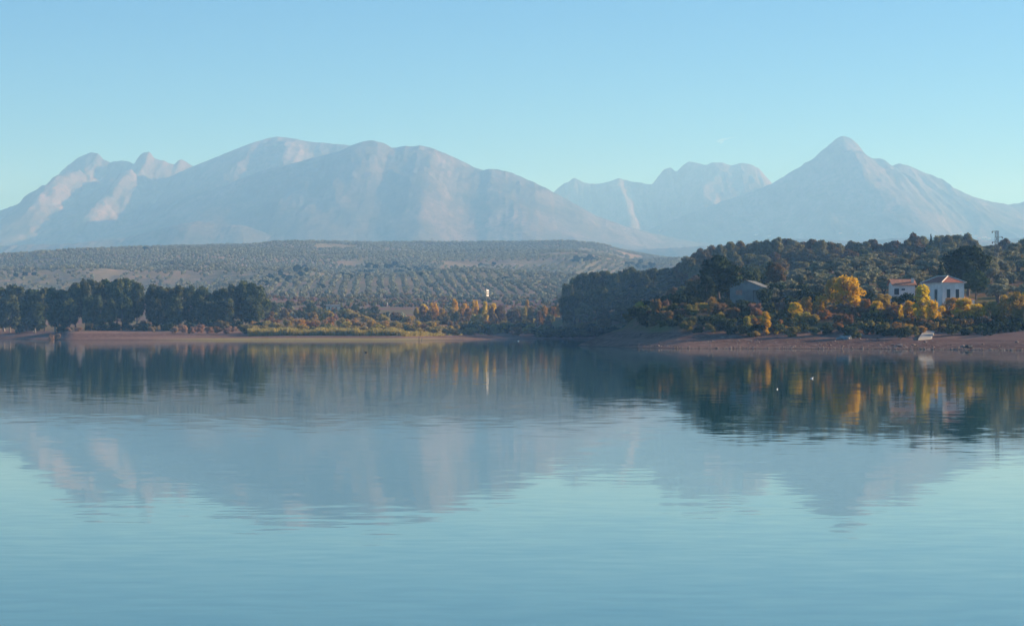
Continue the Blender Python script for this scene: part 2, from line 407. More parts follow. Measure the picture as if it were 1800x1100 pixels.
ZG = ZG + hill * (fbm(XG / 480, DG / 560, 5, 4) - 0.5) * 62 * (0.38 + 0.62 * near_crest)
edge = np.clip(1 - abs(ZG) / 1.2, 0, 1)
ZG = ZG + edge * (fbm(XG / 9, DG / 14, 9, 3) - 0.5) * 0.30

def ground(px, d):
    px = np.atleast_1d(np.asarray(px, float)); l = np.log(np.atleast_1d(np.asarray(d, float)))
    i = np.clip(np.searchsorted(PXG, px) - 1, 0, len(PXG) - 2); j = np.clip(np.searchsorted(LD, l) - 1, 0, len(LD) - 2)
    s = (px - PXG[i]) / (PXG[i + 1] - PXG[i]); t = (l - LD[j]) / (LD[j + 1] - LD[j])
    return ZG[i, j] * (1 - s) * (1 - t) + ZG[i + 1, j] * s * (1 - t) + ZG[i, j + 1] * (1 - s) * t + ZG[i + 1, j + 1] * s * t

def G(px, d): return float(ground(px, d)[0])

def grid_quads(a, b):
    i, j = np.meshgrid(np.arange(a - 1), np.arange(b - 1), indexing='ij')
    k = (i * b + j).ravel()
    return np.stack([k, k + b, k + b + 1, k + 1], 1)

me = mesh_np('ground', np.stack([XG, DG, ZG], -1).reshape(-1, 3), grid_quads(*XG.shape), mats=[M['ground']], smooth=True)
ground_o = tag(obj('ground', me), 'reddish shore, fields and olive covered slopes round the lake', 'ground', kind='structure')

wq = 60
wx = np.linspace(-1500, 1500, wq); wy = np.linspace(-200, 1800, wq)
wv = np.stack(np.meshgrid(wx, wy, indexing='ij') + [np.zeros((wq, wq))], -1).reshape(-1, 3)
water = tag(obj('water', mesh_np('water', wv, grid_quads(wq, wq), mats=[M['water']], smooth=True)), 'calm blue lake water mirroring the mountains', 'lake', kind='structure')

# ------------------------------------------------------------------ mountains
MS = 1.5
def mountain(label, crest, D, base, Lf, Lb, seed, rough=0.16, spurs=(), jag=1.2, pw=1.25, wander=350, cliff=0.0):
    D, Lf, Lb, wander = D * MS, Lf * MS * 0.66, Lb * MS * 0.8, wander * MS
    base = base * 5.0
    cp = np.array(crest, float)
    px = np.arange(cp[0, 0], cp[-1, 0] + 1, 2.0)
    py = np.interp(px, cp[:, 0], cp[:, 1])
    k = np.array([1, 2, 1]) / 4.0
    pyp = np.concatenate([[py[0]], py, [py[-1]]]); py = np.convolve(pyp, k, 'valid')
    py = py + (fbm(px / 9, px * 0 + seed, seed, 3) - 0.5) * 2 * jag
    dc = D + (fbm(px / 130, px * 0 + 3.3, seed + 5, 2) - 0.5) * wander
    zc = CAMZ + (HZ - py) / F * dc
    X = (px - CX) / F * dc
    sf = np.linspace(1, 0, 130, endpoint=False) ** 1.2; sb = np.linspace(0, 1, 16)
    rows = []
    H = max(zc.max() - base, 1)
    for s, front in [(a, True) for a in sf] + [(b, False) for b in sb]:
        y = dc - s * Lf if front else dc + s * Lb
        drop = (1 - s) ** pw if front else (1 - s) ** 1.1
        if front and cliff: drop = (1 - cliff) * drop + cliff * (1 - np.minimum(1, s * 9)) * 1.0
        z = base + (zc - base) * drop
        env = (1 - s) * min(1, s * 7)
        warp = (fbm(X / 1300, y / 1300, seed + 31, 3) - 0.5) * 900
        rd = fbm((X + warp) / 1000, y / 3200, seed + 9, 4, True) - 0.55
        fn = fbm((X + warp * 0.6) / 230, y / 1000, seed + 23, 6, True) - 0.5 + 0.45 * (fbm(X / 60, y / 150, seed + 3, 4, True) - 0.5)
        z = z + env * (zc - base) * rough * 2.2 * rd + min(1, s * 12) * (1 - s) * (zc - base) * rough * 0.65 * fn
        for (u0, u1, w, a) in spurs:                     # a shoulder running down towards the viewer from column u0 to u1
            uc = u0 + (u1 - u0) * s
            z = z + (a * H * math.sin(math.pi * min(1, s * 1.0) ** 0.8)) * np.exp(-((px - uc) / w) ** 2)
        rows.append(np.stack([X, y, z], -1))
    V = np.array(rows)
    me = mesh_np('mountain', V.reshape(-1, 3), grid_quads(V.shape[0], V.shape[1]), mats=[M['mountain']], smooth=True)
    me.flip_normals()
    return tag(obj('mountain', me), label, 'mountain', 'mountains beyond the lake', 'structure')

mountain('craggy twin topped mountain with pink slope at far left',
         [(-420, 430), (-200, 415), (-60, 392), (0, 371), (60, 345), (85, 328), (110, 300), (130, 283), (143, 275), (158, 270), (172, 270), (184, 281), (196, 285), (208, 281), (225, 286), (236, 287),
          (243, 274), (252, 267), (264, 267), (272, 277), (285, 283), (305, 288), (321, 280), (342, 293), (380, 320), (460, 390), (520, 440)],
         8000, 40, 2900, 1800, 3, 0.24, [(175, 120, 34, 0.10), (262, 250, 22, 0.06)], 3.2, 1.3, 500, 0.16)
mountain('smooth blue summit left of the broad central massif',
         [(180, 440), (240, 375), (268, 326), (300, 310), (340, 292), (400, 268), (440, 252), (470, 243), (488, 240), (510, 243), (545, 249), (620, 256), (700, 280), (800, 330), (900, 400)],
         7700, 40, 2600, 1600, 8, 0.11, [(520, 545, 26, 0.10)], 0.9, 1.15, 300)
mountain('broad hazy massif in the middle with two rounded tops',
         [(130, 445), (220, 402), (300, 364), (380, 331), (440, 309), (520, 286), (600, 264), (625, 255), (655, 247), (675, 251), (690, 261), (715, 258), (740, 256), (760, 261), (800, 277), (835, 295), (850, 299), (875, 297),
          (900, 304), (940, 321), (975, 339), (1010, 358), (1050, 380), (1100, 398), (1180, 418), (1260, 435)],
         7000, 40, 2700, 1800, 14, 0.12, [(748, 800, 46, 0.075), (640, 600, 45, 0.03), (860, 930, 50, 0.04)], 1.0, 1.2, 380)
mountain('low jagged ridge between the massif and the pointed peak',
         [(860, 420), (930, 365), (975, 336), (993, 322), (1010, 313), (1025, 320), (1045, 324), (1068, 320), (1087, 314), (1110, 319), (1145, 324), (1158, 310), (1168, 297), (1178, 295), (1190, 301), (1202, 290), (1212, 284), (1232, 289),
          (1240, 291), (1255, 286), (1270, 286), (1285, 291), (1302, 286), (1318, 288), (1335, 296), (1345, 310), (1360, 324), (1400, 350), (1480, 400)],
         9300, 40, 2600, 1200, 21, 0.15, [(1080, 1090, 25, 0.06), (1215, 1230, 30, 0.09)], 1.8, 1.2, 450, 0.06)
mountain('pointed grey blue peak standing alone on the right',
         [(1020, 436), (1110, 415), (1190, 384), (1250, 360), (1310, 342), (1350, 326), (1390, 303), (1432, 279), (1440, 268), (1455, 258), (1470, 244), (1482, 239), (1496, 243), (1510, 256), (1522, 271), (1532, 279), (1550, 279),
          (1558, 289), (1570, 291), (1581, 287), (1600, 292), (1630, 305), (1658, 316), (1664, 324), (1700, 342), (1730, 352), (1772, 360), (1800, 355), (1860, 340), (1960, 350), (2150, 390), (2400, 430)],
         8200, 40, 3000, 1800, 33, 0.12, [(1560, 1500, 40, 0.10), (1420, 1340, 40, 0.05), (1660, 1680, 40, 0.05)], 1.6, 1.25, 420, 0.05)
mountain('low pink foothill below the left mountains',
         [(-300, 455), (0, 432), (130, 428), (220, 418), (300, 398), (345, 388), (385, 394), (430, 396), (470, 410), (515, 426), (600, 440), (720, 436), (830, 430), (960, 437), (1080, 446)],
         5600, 30, 900, 700, 41, 0.16, [(345, 330, 40, 0.08), (440, 450, 35, 0.06)], 1.0, 1.2, 260)
mountain('faint low rise of fields below the pointed peak',
         [(980, 446), (1080, 440), (1180, 436), (1300, 428), (1400, 420), (1500, 424), (1620, 416), (1740, 422), (1850, 414), (2000, 420), (2200, 440)],
         5400, 30, 1300, 700, 47, 0.14, (), 1.0, 1.2, 260)

# ray cast to the land that is built so far: where the line of sight through (px, py) meets the ground
bpy.context.view_layer.update()
dg = bpy.context.evaluated_depsgraph_get()
def hit(px, py):
    d = (P(px, py, 1000.0) - Vector((0, 0, CAMZ))).normalized()
    ok, loc, nrm, idx, ob, mt = scene.ray_cast(dg, Vector((0, 0, CAMZ)), d)
    return loc if ok else None

# ------------------------------------------------------------------ trees: prototypes
def leafy(name, lobes, n, size, seed, mat, core=0.66, up=0.0, shell=0.35, squash=1.0, spiky=0.0):
    """crown: many leaf sprays through the outer shell of each lobe, on a dull inner mass"""
    g = np.random.default_rng(seed)
    L = np.array(lobes, float)                           # x y z rx ry rz
    w = L[:, 3] * L[:, 4] + L[:, 4] * L[:, 5] + L[:, 3] * L[:, 5]
    li = g.choice(len(L), n, p=w / w.sum()); l = L[li]
    dirs = g.normal(size=(n, 3)); dirs[:, 2] += up; dirs /= np.linalg.norm(dirs, axis=1, keepdims=True)
    r = 1 - shell * g.random(n) ** 1.6 + 0.10 * g.normal(size=n)
    c = l[:, :3] + dirs * l[:, 3:] * r[:, None]
    nrm = dirs + 0.75 * g.normal(size=(n, 3)); nrm /= np.linalg.norm(nrm, axis=1, keepdims=True)
    ref = g.normal(size=(n, 3)); ref[:, 2] += spiky
    t = np.cross(nrm, ref); t /= np.linalg.norm(t, axis=1, keepdims=True) + 1e-9
    b = np.cross(nrm, t)
    s = size * (0.55 + 0.9 * g.random(n))[:, None]
    k = 0.55 + 0.3 * g.random(n)[:, None]
    v = np.stack([c - t * s - b * s * k * 0.3, c + t * s * 0.2 - b * s * k, c + t * s + b * s * k * 0.3, c - t * s * 0.2 + b * s * k], 1).reshape(-1, 3)
    q = np.arange(4 * n).reshape(n, 4)
    V = [v]; T = []; off = 4 * n
    if core:
        bm = bmesh.new(); bmesh.ops.create_icosphere(bm, subdivisions=2, radius=1.0)
        iv = np.array([x.co[:] for x in bm.verts]); it = np.array([[x.index for x in f.verts] for f in bm.faces]); bm.free()
        for row in L:
            jit = 1 + 0.22 * g.normal(size=(len(iv), 1))
            V.append(row[:3] + iv * row[3:] * core * jit); T.append(it + off); off += len(iv)
    return mesh_np(name, np.concatenate(V), q, np.concatenate(T) if T else None, [mat])

def lobes_in(g, n, z0, z1, prof, r0, r1, flat=0.85, wob=0.35):
    out = []
    for i in range(n):
        f = (i + 0.5) / n; z = z0 + (z1 - z0) * f
        rad = prof(f); a = i * 2.399 + g.uniform(-.5, .5); rr = rad * g.uniform(0.25, 1.0) ** 0.7
        r = g.uniform(r0, r1)
        out.append((rr * math.cos(a), rr * math.sin(a), z + g.uniform(-1, 1) * wob * 0.1, r, r * g.uniform(0.85, 1.15), r * flat * g.uniform(0.8, 1.2)))
    return out

def trunk_mesh(name, g, top, r, limbs, mat, lean=0.05, base=0.0):
    mb = MB(); pts = [(0, 0, -0.04)]; x = y = 0
    for k in range(1, 6):
        x += g.uniform(-lean, lean) * 0.5; y += g.uniform(-lean, lean) * 0.5; pts.append((x, y, top * k / 5))
    mb.tube(pts, [r * 1.25, r, r * .85, r * .7, r * .5, r * .25], 6)
    for k in range(limbs):
        i = g.randint(1, 4); p = Vector(pts[i]); a = g.uniform(0, 6.28); ln = g.uniform(0.14, 0.26)
        q = p + Vector((math.cos(a) * ln, math.sin(a) * ln, g.uniform(0.1, 0.22)))
        mb.tube([p, (p + q) / 2 + Vector((0, 0, 0.02)), q], [r * .45, r * .32, r * .12], 4)
    return mb.mesh(name, mat)

PROTO = {}
def proto(kind, crown, trunk): PROTO.setdefault(kind, []).append((crown, trunk))
for k in range(5):                                       # Aleppo pines: domed, billowing
    g = random.Random(100 + k)
    lb = lobes_in(g, 15, 0.36, 0.90, lambda f: 0.27 * math.sin(math.pi * (0.18 + 0.74 * f)) + 0.02, 0.10, 0.165)
    lb.append((g.uniform(-.05, .05), g.uniform(-.05, .05), 0.90, 0.13, 0.13, 0.10))
    proto('pine', leafy('pine_crown', lb, 3600, 0.026, 100 + k, M['pine'], up=0.25), trunk_mesh('pine_trunk', g, 0.8, 0.022, 7, M['bark']))
for k in range(5):                                       # tall wood trees: foliage nearly to the ground
    g = random.Random(140 + k)
    lb = lobes_in(g, 20, 0.20, 0.91, lambda f: 0.24 * (math.sin(math.pi * (0.12 + 0.80 * f)) ** 0.7), 0.075, 0.13, 1.05)
    proto('tall', leafy('wood_crown', lb, 4200, 0.022, 140 + k, M['wood'], up=0.2), trunk_mesh('wood_trunk', g, 0.85, 0.018, 8, M['pale_bark']))
for k in range(4):                                       # olives: low, open, several stems
    g = random.Random(180 + k)
    lb = [(g.uniform(-.30, .30), g.uniform(-.30, .30), g.uniform(.45, .82), g.uniform(.16, .25), g.uniform(.16, .25), g.uniform(.14, .20)) for _ in range(11)]
    mb = MB()
    for a in range(3):
        t = a * 2.1 + g.uniform(-.4, .4); mb.tube([(0.03 * math.cos(t), 0.03 * math.sin(t), -0.05), (0.05 * math.cos(t), 0.05 * math.sin(t), 0.25), (0.22 * math.cos(t), 0.22 * math.sin(t), 0.6)], [0.06, 0.045, 0.02], 5)
    proto('olive', leafy('olive_crown', lb, 1800, 0.045, 180 + k, M['olive'], core=0.6, up=0.2), mb.mesh('olive_trunk', M['bark']))
for k in range(4):                                       # poplars: narrow, airy
    g = random.Random(220 + k)
    lb = lobes_in(g, 17, 0.16, 0.93, lambda f: 0.115 * (math.sin(math.pi * (0.22 + 0.74 * f)) ** 0.9), 0.055, 0.10, 1.3)
    proto('poplar', leafy('poplar_crown', lb, 2400, 0.021, 220 + k, M['gold'], core=0.42, up=0.2, shell=0.6), trunk_mesh('poplar_trunk', g, 0.9, 0.014, 8, M['pale_bark'], 0.02))
for k in range(4):                                       # spreading broadleaf in autumn
    g = random.Random(260 + k)
    lb = lobes_in(g, 19, 0.26, 0.88, lambda f: 0.36 * math.sin(math.pi * (0.2 + 0.66 * f)), 0.09, 0.15, 0.95)
    proto('broad', leafy('broadleaf_crown', lb, 3200, 0.026, 260 + k, M['orange'], core=0.40, up=0.15, shell=0.6), trunk_mesh('broadleaf_trunk', g, 0.8, 0.020, 10, M['bark']))
for k in range(2):                                       # cypress
    g = random.Random(300 + k)
    lb = [(g.uniform(-.02, .02), g.uniform(-.02, .02), 0.06 + 0.86 * f / 12, 0.13 * math.sin(math.pi * (0.25 + 0.72 * f / 12)) + 0.012, 0.13 * math.sin(math.pi * (0.25 + 0.72 * f / 12)) + 0.012, 0.085) for f in range(13)]
    proto('cypress', leafy('cypress_crown', lb, 2000, 0.022, 300 + k, M['pine_dark'], spiky=2.0), trunk_mesh('cypress_trunk', g, 0.6, 0.02, 0, M['bark']))
BUSH = []
for k in range(6):                                       # rounded shrubs down to the ground
    g = random.Random(340 + k)
    lb = [(g.uniform(-.34, .34), g.uniform(-.34, .34), g.uniform(.18, .74), g.uniform(.15, .27), g.uniform(.15, .27), g.uniform(.15, .25)) for _ in range(12)]
    BUSH.append(leafy('shrub_foliage', lb, 1500, 0.045, 340 + k, M['scrub'], core=0.62, up=0.25, shell=0.5))
TWIG = []
for k in range(3):                                       # thin saplings
    g = random.Random(380 + k)
    lb = lobes_in(g, 9, 0.12, 0.92, lambda f: 0.16 * math.sin(math.pi * (0.15 + 0.75 * f)), 0.05, 0.11, 1.3)
    TWIG.append(leafy('sapling_foliage', lb, 420, 0.05, 380 + k, M['gold'], core=0.0, shell=0.9))

ZONES = {}
def setmat(o, m):
    o.material_slots[0].link = 'OBJECT'; o.material_slots[0].material = m

def plant(kind, px, d, top=None, h=None, w=None, mat=None, name='tree', cat='tree', label=None, zone=None, group=None, sink=0.15, trunk_mat=None, var=None):
    """w = crown width in pixels at that distance"""
    if d < 606 and 1150 < px < 1665: d -= 14
    z = G(px, d)
    if h is None: h = CAMZ + (HZ - top) / F * d - z
    h = max(h, 0.5)
    loc = ((px - CX) / F * d, d, z - sink)
    wm = (w * d / F) if w else None
    natural = {'pine': 0.72, 'tall': 0.58, 'olive': 0.95, 'poplar': 0.36, 'broad': 0.88, 'cypress': 0.27}
    if kind in ('bush', 'twig'):
        pool = BUSH if kind == 'bush' else TWIG
        o = obj(name, pool[R.randrange(len(pool)) if var is None else var], None, loc, R.uniform(0, 6.28))
        sx = (wm / (1.05 if kind == 'bush' else 0.42)) if wm else h
        o.scale = (sx, sx, h); setmat(o, mat or M['scrub']); root = o
    else:
        pool = PROTO[kind]; cr, tr = pool[R.randrange(len(pool)) if var is None else var]
        root = empty(name, loc, R.uniform(0, 6.28))
        sx = (wm / natural[kind]) if wm else h
        root.scale = (sx, sx, h + sink)
        t = obj('trunk', tr, root); c = obj('crown', cr, root)
        if mat: setmat(c, mat)
        if trunk_mat: setmat(t, trunk_mat)
    tag(root, label, cat, group)
    if zone: ZONES.setdefault(zone, []).append((px, root))
    return root

# ------------------------------------------------------------------ wood on the far left shore
ZW = 'far_left_wood_before_gap'
for px, top, w, d in [(-60, 505, 60, 1200), (-22, 500, 60, 1190), (8, 503, 52, 1190), (30, 499, 54, 1180), (58, 506, 44, 1150), (78, 508, 40, 1140), (98, 507, 40, 1080), (116, 508, 40, 1075),
                      (134, 498, 40, 1085), (150, 496, 34, 1070), (166, 489, 44, 1080), (186, 491, 40, 1090), (206, 490, 40, 1075), (226, 487, 46, 1080), (240, 497, 34, 1070), (157, 521, 30, 1058), (176, 520, 30, 1056), (196, 523, 26, 1058), (62, 530, 36, 1130), (18, 528, 40, 1165), (216, 515, 30, 1060), (122, 524, 30, 1062)]:
    plant('tall' if R.random() < 0.6 else 'pine', px, d, top, w=w * 1.12, mat=M['wood'] if R.random() < .7 else M['pine'], name='wood_tree', zone=ZW, group='wood on the far left shore')
ZW2 = 'far_left_wood_after_gap'
for px, top, w, d in [(268, 500, 34, 1080), (284, 504, 34, 1075), (300, 505, 34, 1080), (316, 502, 34, 1075), (333, 504, 30, 1078), (356, 504, 40, 1070), (388, 505, 40, 1075), (404, 502, 36, 1082), (428, 494, 40, 1085), (450, 499, 42, 1075),
                      (276, 525, 26, 1062), (309, 522, 28, 1060), (366, 528, 26, 1062), (396, 525, 34, 1062), (440, 520, 34, 1066)]:
    plant('tall', px, d, top, w=w * 1.12, mat=M['wood'], name='wood_tree', zone=ZW2, group='wood on the far left shore')
ZU = 'undergrowth_left'
for k in range(24):
    px = R.uniform(-20, 465); d = R.uniform(1046, 1066) if px > 95 else R.uniform(1125, 1160)
    plant('bush', px, d, h=R.uniform(2.5, 5.5), w=R.uniform(18, 34), mat=M['holm'] if R.random() < .7 else M['scrub'], name='shrub', cat='shrub', zone=ZU, group='undergrowth of the left wood')
ZPB = 'pink_bushes_left'
for px, d, h, w in [(91, 985, 3.4, 12), (102, 990, 3.0, 12), (120, 1042, 2.2, 12), (137, 1040, 1.9, 18), (250, 1075, 5.0, 16), (258, 1085, 4.0, 18), (267, 1020, 3.0, 15), (304, 1018, 3.4, 18), (320, 1022, 4.6, 18), (338, 1012, 3.8, 18), (352, 1015, 4.2, 20), (366, 1005, 3.4, 18), (384, 1000, 3.6, 20), (398, 1000, 3.2, 18), (412, 1012, 3.2, 20), (432, 1006, 3.0, 22)]:
    plant('bush', px, d, h=h, w=w, mat=M['pinkish'] if R.random() < .75 else M['russet'], name='shrub', cat='shrub', zone=ZPB, group='dry pink shrubs on the left beach')

# ------------------------------------------------------------------ thicket between the two woods
ZT = 'thicket'
def thick(px, d, h, w, m, zone, kind='bush', group='autumn thicket on the middle shore'):
    plant(kind, px, d, h=h, w=w, mat=M[m], name='shrub', cat='shrub', zone=zone, group=group)
for k in range(20):                                      # front rank, yellow green
    px = 432 + k * 20.5 + R.uniform(-6, 6)
    thick(px, 990 + (max(0, px - 720) * 0.75) + R.uniform(-4, 10), R.uniform(3.6, 5.2), R.uniform(26, 40), R.choice(['scrub', 'paleg', 'reed', 'reed']), ZT + '0')
for k in range(34):                                      # second rank, rust and orange
    px = 455 + k * 15.2 + R.uniform(-7, 7)
    thick(px, 1070 + max(0, px - 760) * 0.5 + R.uniform(-25, 35), R.uniform(4.0, 6.0), R.uniform(18, 32), R.choice(['russet', 'orange', 'reed', 'reed', 'paleg', 'paleg', 'orange', 'paleg']), ZT + '1')
for k in range(28):                                      # behind
    px = 475 + k * 18.5 + R.uniform(-9, 9)
    thick(px, 1200 + R.uniform(-40, 90), R.uniform(4.0, 6.5), R.uniform(18, 32), R.choice(['russet_wood', 'scrub', 'reed', 'reed', 'russet', 'pinkish', 'paleg', 'paleg']), ZT + '2')
ZD = 'dark_shore_bushes'
for k in range(26):
    px = 815 + k * 10.2 + R.uniform(-5, 5)
    plant('bush', px, 1085 + max(0, min(px, 930) - 830) * 0.9 + R.uniform(-14, 25) if px < 940 else float(np.interp(px, [930, 1000, 1022, 1060, 1100], [1110, 1100, 1086, 1076, 1063])) + R.uniform(1, 14), h=R.uniform(4.0, 6.5), w=R.uniform(26, 40), mat=R.choice([M['wood'], M['scrub'], M['holm']]), name='shrub', cat='shrub', zone=ZD, group='shaded shrubs beside the inlet')
ZD2 = 'cove_edge'
for k in range(18):
    px = 955 + k * 9 + R.uniform(-4, 4)
    plant('bush', px, float(np.interp(px, [930, 1000, 1022, 1060, 1100, 1115], [1110, 1100, 1086, 1076, 1063, 1055])) + R.uniform(0, 4), h=R.uniform(3.6, 5.2), w=R.uniform(24, 36), mat=R.choice([M['holm'], M['wood']]), name='cove_bush', cat='shrub', zone=ZD2, group='dark bushes overhanging the cove')
ZG_ = 'golden_row'
for px, top, w, d in [(746, 533, 22, 1240), (762, 531, 24, 1235), (800, 526, 18, 1250), (817, 530, 19, 1245), (835, 526, 18, 1250), (853, 530, 14, 1205), (866, 531, 18, 1245), (927, 527, 12, 1250), (957, 535, 18, 1230), (985, 533, 22, 1200), (973, 538, 18, 1210)]:
    plant('broad' if w >= 18 else 'poplar', px, d, top, w=w, mat=M['gold'] if px < 900 else M['orange'], name='autumn_tree', zone=ZG_, group='orange trees on the middle shore')
ZG2 = 'golden_scrub'
for k in range(26):
    plant('broad', 735 + k * 10 + R.uniform(-4, 4), R.uniform(1200, 1240), 541 + R.uniform(-6, 5), w=R.uniform(13, 22), mat=M[R.choice(['orange', 'russet', 'paleg', 'russet_wood', 'scrub'])], name='autumn_tree', zone=ZG2, group='low autumn trees on the middle shore')
ZM = 'plain_trees'
for px, top, w, d in [(480, 530, 22, 1380), (508, 527, 18, 1390), (545, 531, 26, 1330), (570, 527, 18, 1500), (610, 541, 30, 1300), (640, 541, 30, 1350), (625, 535, 24, 1420), (660, 538, 22, 1400), (500, 541, 22, 1250), (530, 545, 24, 1260)]:
    plant('broad', px, d, top, w=w, mat=R.choice([M['wood'], M['russet_wood'], M['wood']]), name='field_tree', zone=ZM, group='trees on the plain behind the thicket')

# ------------------------------------------------------------------ wood on the middle promontory
ZP = 'promontory_front'
for px, top, w, d in [(997, 497, 26, 1150), (1008, 489, 28, 1160), (1024, 480, 34, 1165), (1044, 476, 36, 1160), (1062, 474, 36, 1165), (1080, 478, 34, 1160), (1096, 475, 32, 1165), (1111, 470, 34, 1168), (1128, 474, 32, 1165), (1146, 471, 34, 1170), (1168, 471, 34, 1160), (1190, 470, 34, 1150)]:
    plant('tall', px, d, top, w=w * 1.15, mat=M['wood'], name='wood_tree', zone=ZP, group='wood on the middle promontory')
ZP2 = 'promontory_low'
for px, top, w, d in [(1001, 520, 30, 1125), (1020, 512, 34, 1128), (1040, 508, 38, 1130), (1060, 505, 38, 1130), (1084, 508, 38, 1128), (1105, 505, 38, 1125), (1130, 503, 40, 1120), (1150, 505, 40, 1115), (1175, 500, 40, 1100), (1200, 498, 40, 1070), (1225, 495, 40, 1040), (1250, 490, 40, 1020),
                      (1030, 535, 34, 1108), (1062, 537, 34, 1100), (1092, 535, 36, 1092), (1120, 532, 36, 1085)]:
    plant('tall' if R.random() < .7 else 'pine', px, d, top, w=w * 1.1, mat=M['wood'] if R.random() < .6 else M['pine_dark'], name='wood_tree', zone=ZP2, group='wood on the middle promontory')
# ------------------------------------------------------------------ wooded ridge behind the right shore
ZR = 'ridge_skyline'
sky_t = [(1198, 462), (1210, 452), (1222, 444), (1236, 437), (1250, 432), (1266, 430), (1284, 425), (1302, 424), (1318, 428), (1334, 425), (1350, 423), (1366, 419), (1382, 418), (1396, 423), (1412, 425), (1428, 421), (1442, 422), (1458, 424), (1472, 428),
         (1500, 425), (1516, 425), (1534, 421), (1548, 428), (1572, 423), (1592, 426), (1608, 412), (1622, 416), (1652, 414), (1666, 412), (1682, 411), (1698, 413), (1712, 422), (1735, 431), (1764, 420), (1782, 430), (1802, 419), (1830, 416), (1860, 418)]
for px, top in sky_t:
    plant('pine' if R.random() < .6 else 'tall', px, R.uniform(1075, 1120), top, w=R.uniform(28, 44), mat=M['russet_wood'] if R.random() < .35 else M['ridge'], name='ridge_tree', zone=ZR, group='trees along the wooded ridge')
ZR2 = 'ridge_slope'
for row, (d, dt) in enumerate([(1030, 19), (975, 38), (925, 55)]):
    for k in range(24):
        px = 1215 + k * 25 + R.uniform(-8, 8) + row * 7
        if px > 1420 and row > 0: continue
        ts = np.interp(px, [a for a, _ in sky_t], [b for _, b in sky_t])
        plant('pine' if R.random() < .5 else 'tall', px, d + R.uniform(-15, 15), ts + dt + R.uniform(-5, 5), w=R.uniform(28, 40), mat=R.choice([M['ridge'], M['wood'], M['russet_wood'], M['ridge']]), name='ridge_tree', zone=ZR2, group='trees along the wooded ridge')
for k in range(46):
    px = 1205 + k * 13.6 + R.uniform(-4, 4)
    ts = np.interp(px, [a for a, _ in sky_t], [b for _, b in sky_t])
    plant('pine' if R.random() < .5 else 'tall', px, R.uniform(1125, 1160), ts + R.uniform(2, 9), w=R.uniform(28, 40), mat=M['wood'], name='ridge_tree', zone=ZR, group='trees along the wooded ridge')
ZV = 'valley_trees'
for k in range(34):
    px = 1160 + (k % 17) * 13 + R.uniform(-5, 5); d = (700 if k < 17 else 820) + R.uniform(-20, 30)
    if px < 1215 and k < 17: continue
    plant('tall' if R.random() < .5 else 'pine', px, d, h=R.uniform(7, 10), w=R.uniform(34, 48), mat=R.choice([M['wood'], M['pine_dark'], M['wood'], M['russet_wood']]), name='wood_tree', zone=ZV, group='trees in the hollow behind the shed')
plant('cypress', 1637, 1060, 411, w=11, name='cypress_tree', cat='cypress', label='tall narrow cypress rising among the round trees on the right ridge', var=0)

# ------------------------------------------------------------------ olive grove on the near hill
row_n = 0
for d in (618, 636, 655, 674, 694, 714, 735, 757, 780, 803):
    row_n += 1; px = 1345 + R.uniform(0, 15) + max(0, (d - 660)) * 0.55
    while px < 1835:
        skip = (1560 < px < 1612 and d < 640) or (1630 < px < 1712 and d < 640) or (1676 < px < 1726 and d < 660) or (px > 1775 and abs(d - 694) < 4)
        if not skip and R.random() < 0.93:
            plant('olive', px, d + R.uniform(-5, 5), h=R.uniform(3.4, 5.4), w=R.uniform(4.6, 7.0) / d * F, mat=M['olive'], name='olive_tree', cat='olive tree', zone='olive_row_%02d' % row_n, group='olive grove above the white house')
        px += R.uniform(5.6, 7.2) / d * F
# ------------------------------------------------------------------ large single trees
plant('pine', 1262, 612, 450, w=80, mat=M['pine_dark'], name='umbrella_pine', cat='pine tree', label='wide spreading pine with layered crown behind the grey shed', var=1)
plant('pine', 1243, 606, 486, w=34, mat=M['pine_dark'], name='pine_tree', cat='pine tree', label='low leaning pine at the left foot of the wide pine', var=3)
plant('pine', 1702, 640, 433, w=92, mat=M['pine_dark'], name='domed_pine', cat='pine tree', label='huge domed pine tree right behind the white house', var=0)
plant('pine', 1716, 626, 476, w=52, mat=M['pine'], name='pine_tree', cat='pine tree', label='smaller sunlit pine on the right flank of the domed pine', var=2)
plant('cypress', 1655, 655, 458, w=15, name='cypress_tree', cat='cypress', label='small dark cypress just above the white house roof', var=1)
ZK = 'crest_pines'
for px, top, w, d in [(1424, 471, 34, 765), (1440, 466, 34, 770), (1458, 459, 36, 775), (1476, 455, 38, 780), (1492, 460, 30, 775)]:
    plant('pine', px, d, top, w=w, mat=M['pine_dark'], name='pine_tree', cat='pine tree', zone=ZK, group='dark pines on the grove crest')
ZH = 'evergreen'
for px, top, w, d in [(1143, 524, 30, 606), (1160, 517, 32, 608), (1186, 511, 36, 612), (1210, 508, 36, 614), (1235, 512, 30, 612), (1200, 516, 40, 598), (1222, 519, 34, 596), (1178, 530, 30, 592), (1275, 521, 36, 596), (1300, 524, 40, 592), (1322, 527, 40, 594), (1345, 505, 32, 612), (1360, 494, 40, 622), (1378, 488, 38, 640), (1400, 494, 40, 625), (1418, 505, 36, 612), (1392, 515, 34, 604), (1440, 508, 36, 610), (1595, 512, 34, 598), (1608, 518, 26, 594), (1578, 518, 26, 600), (1530, 512, 30, 606)]:
    plant('bush', px, d, top, w=w, mat=M['holm'], name='evergreen_oak', cat='shrub', zone=ZH, group='dark evergreen oaks on the right shore')

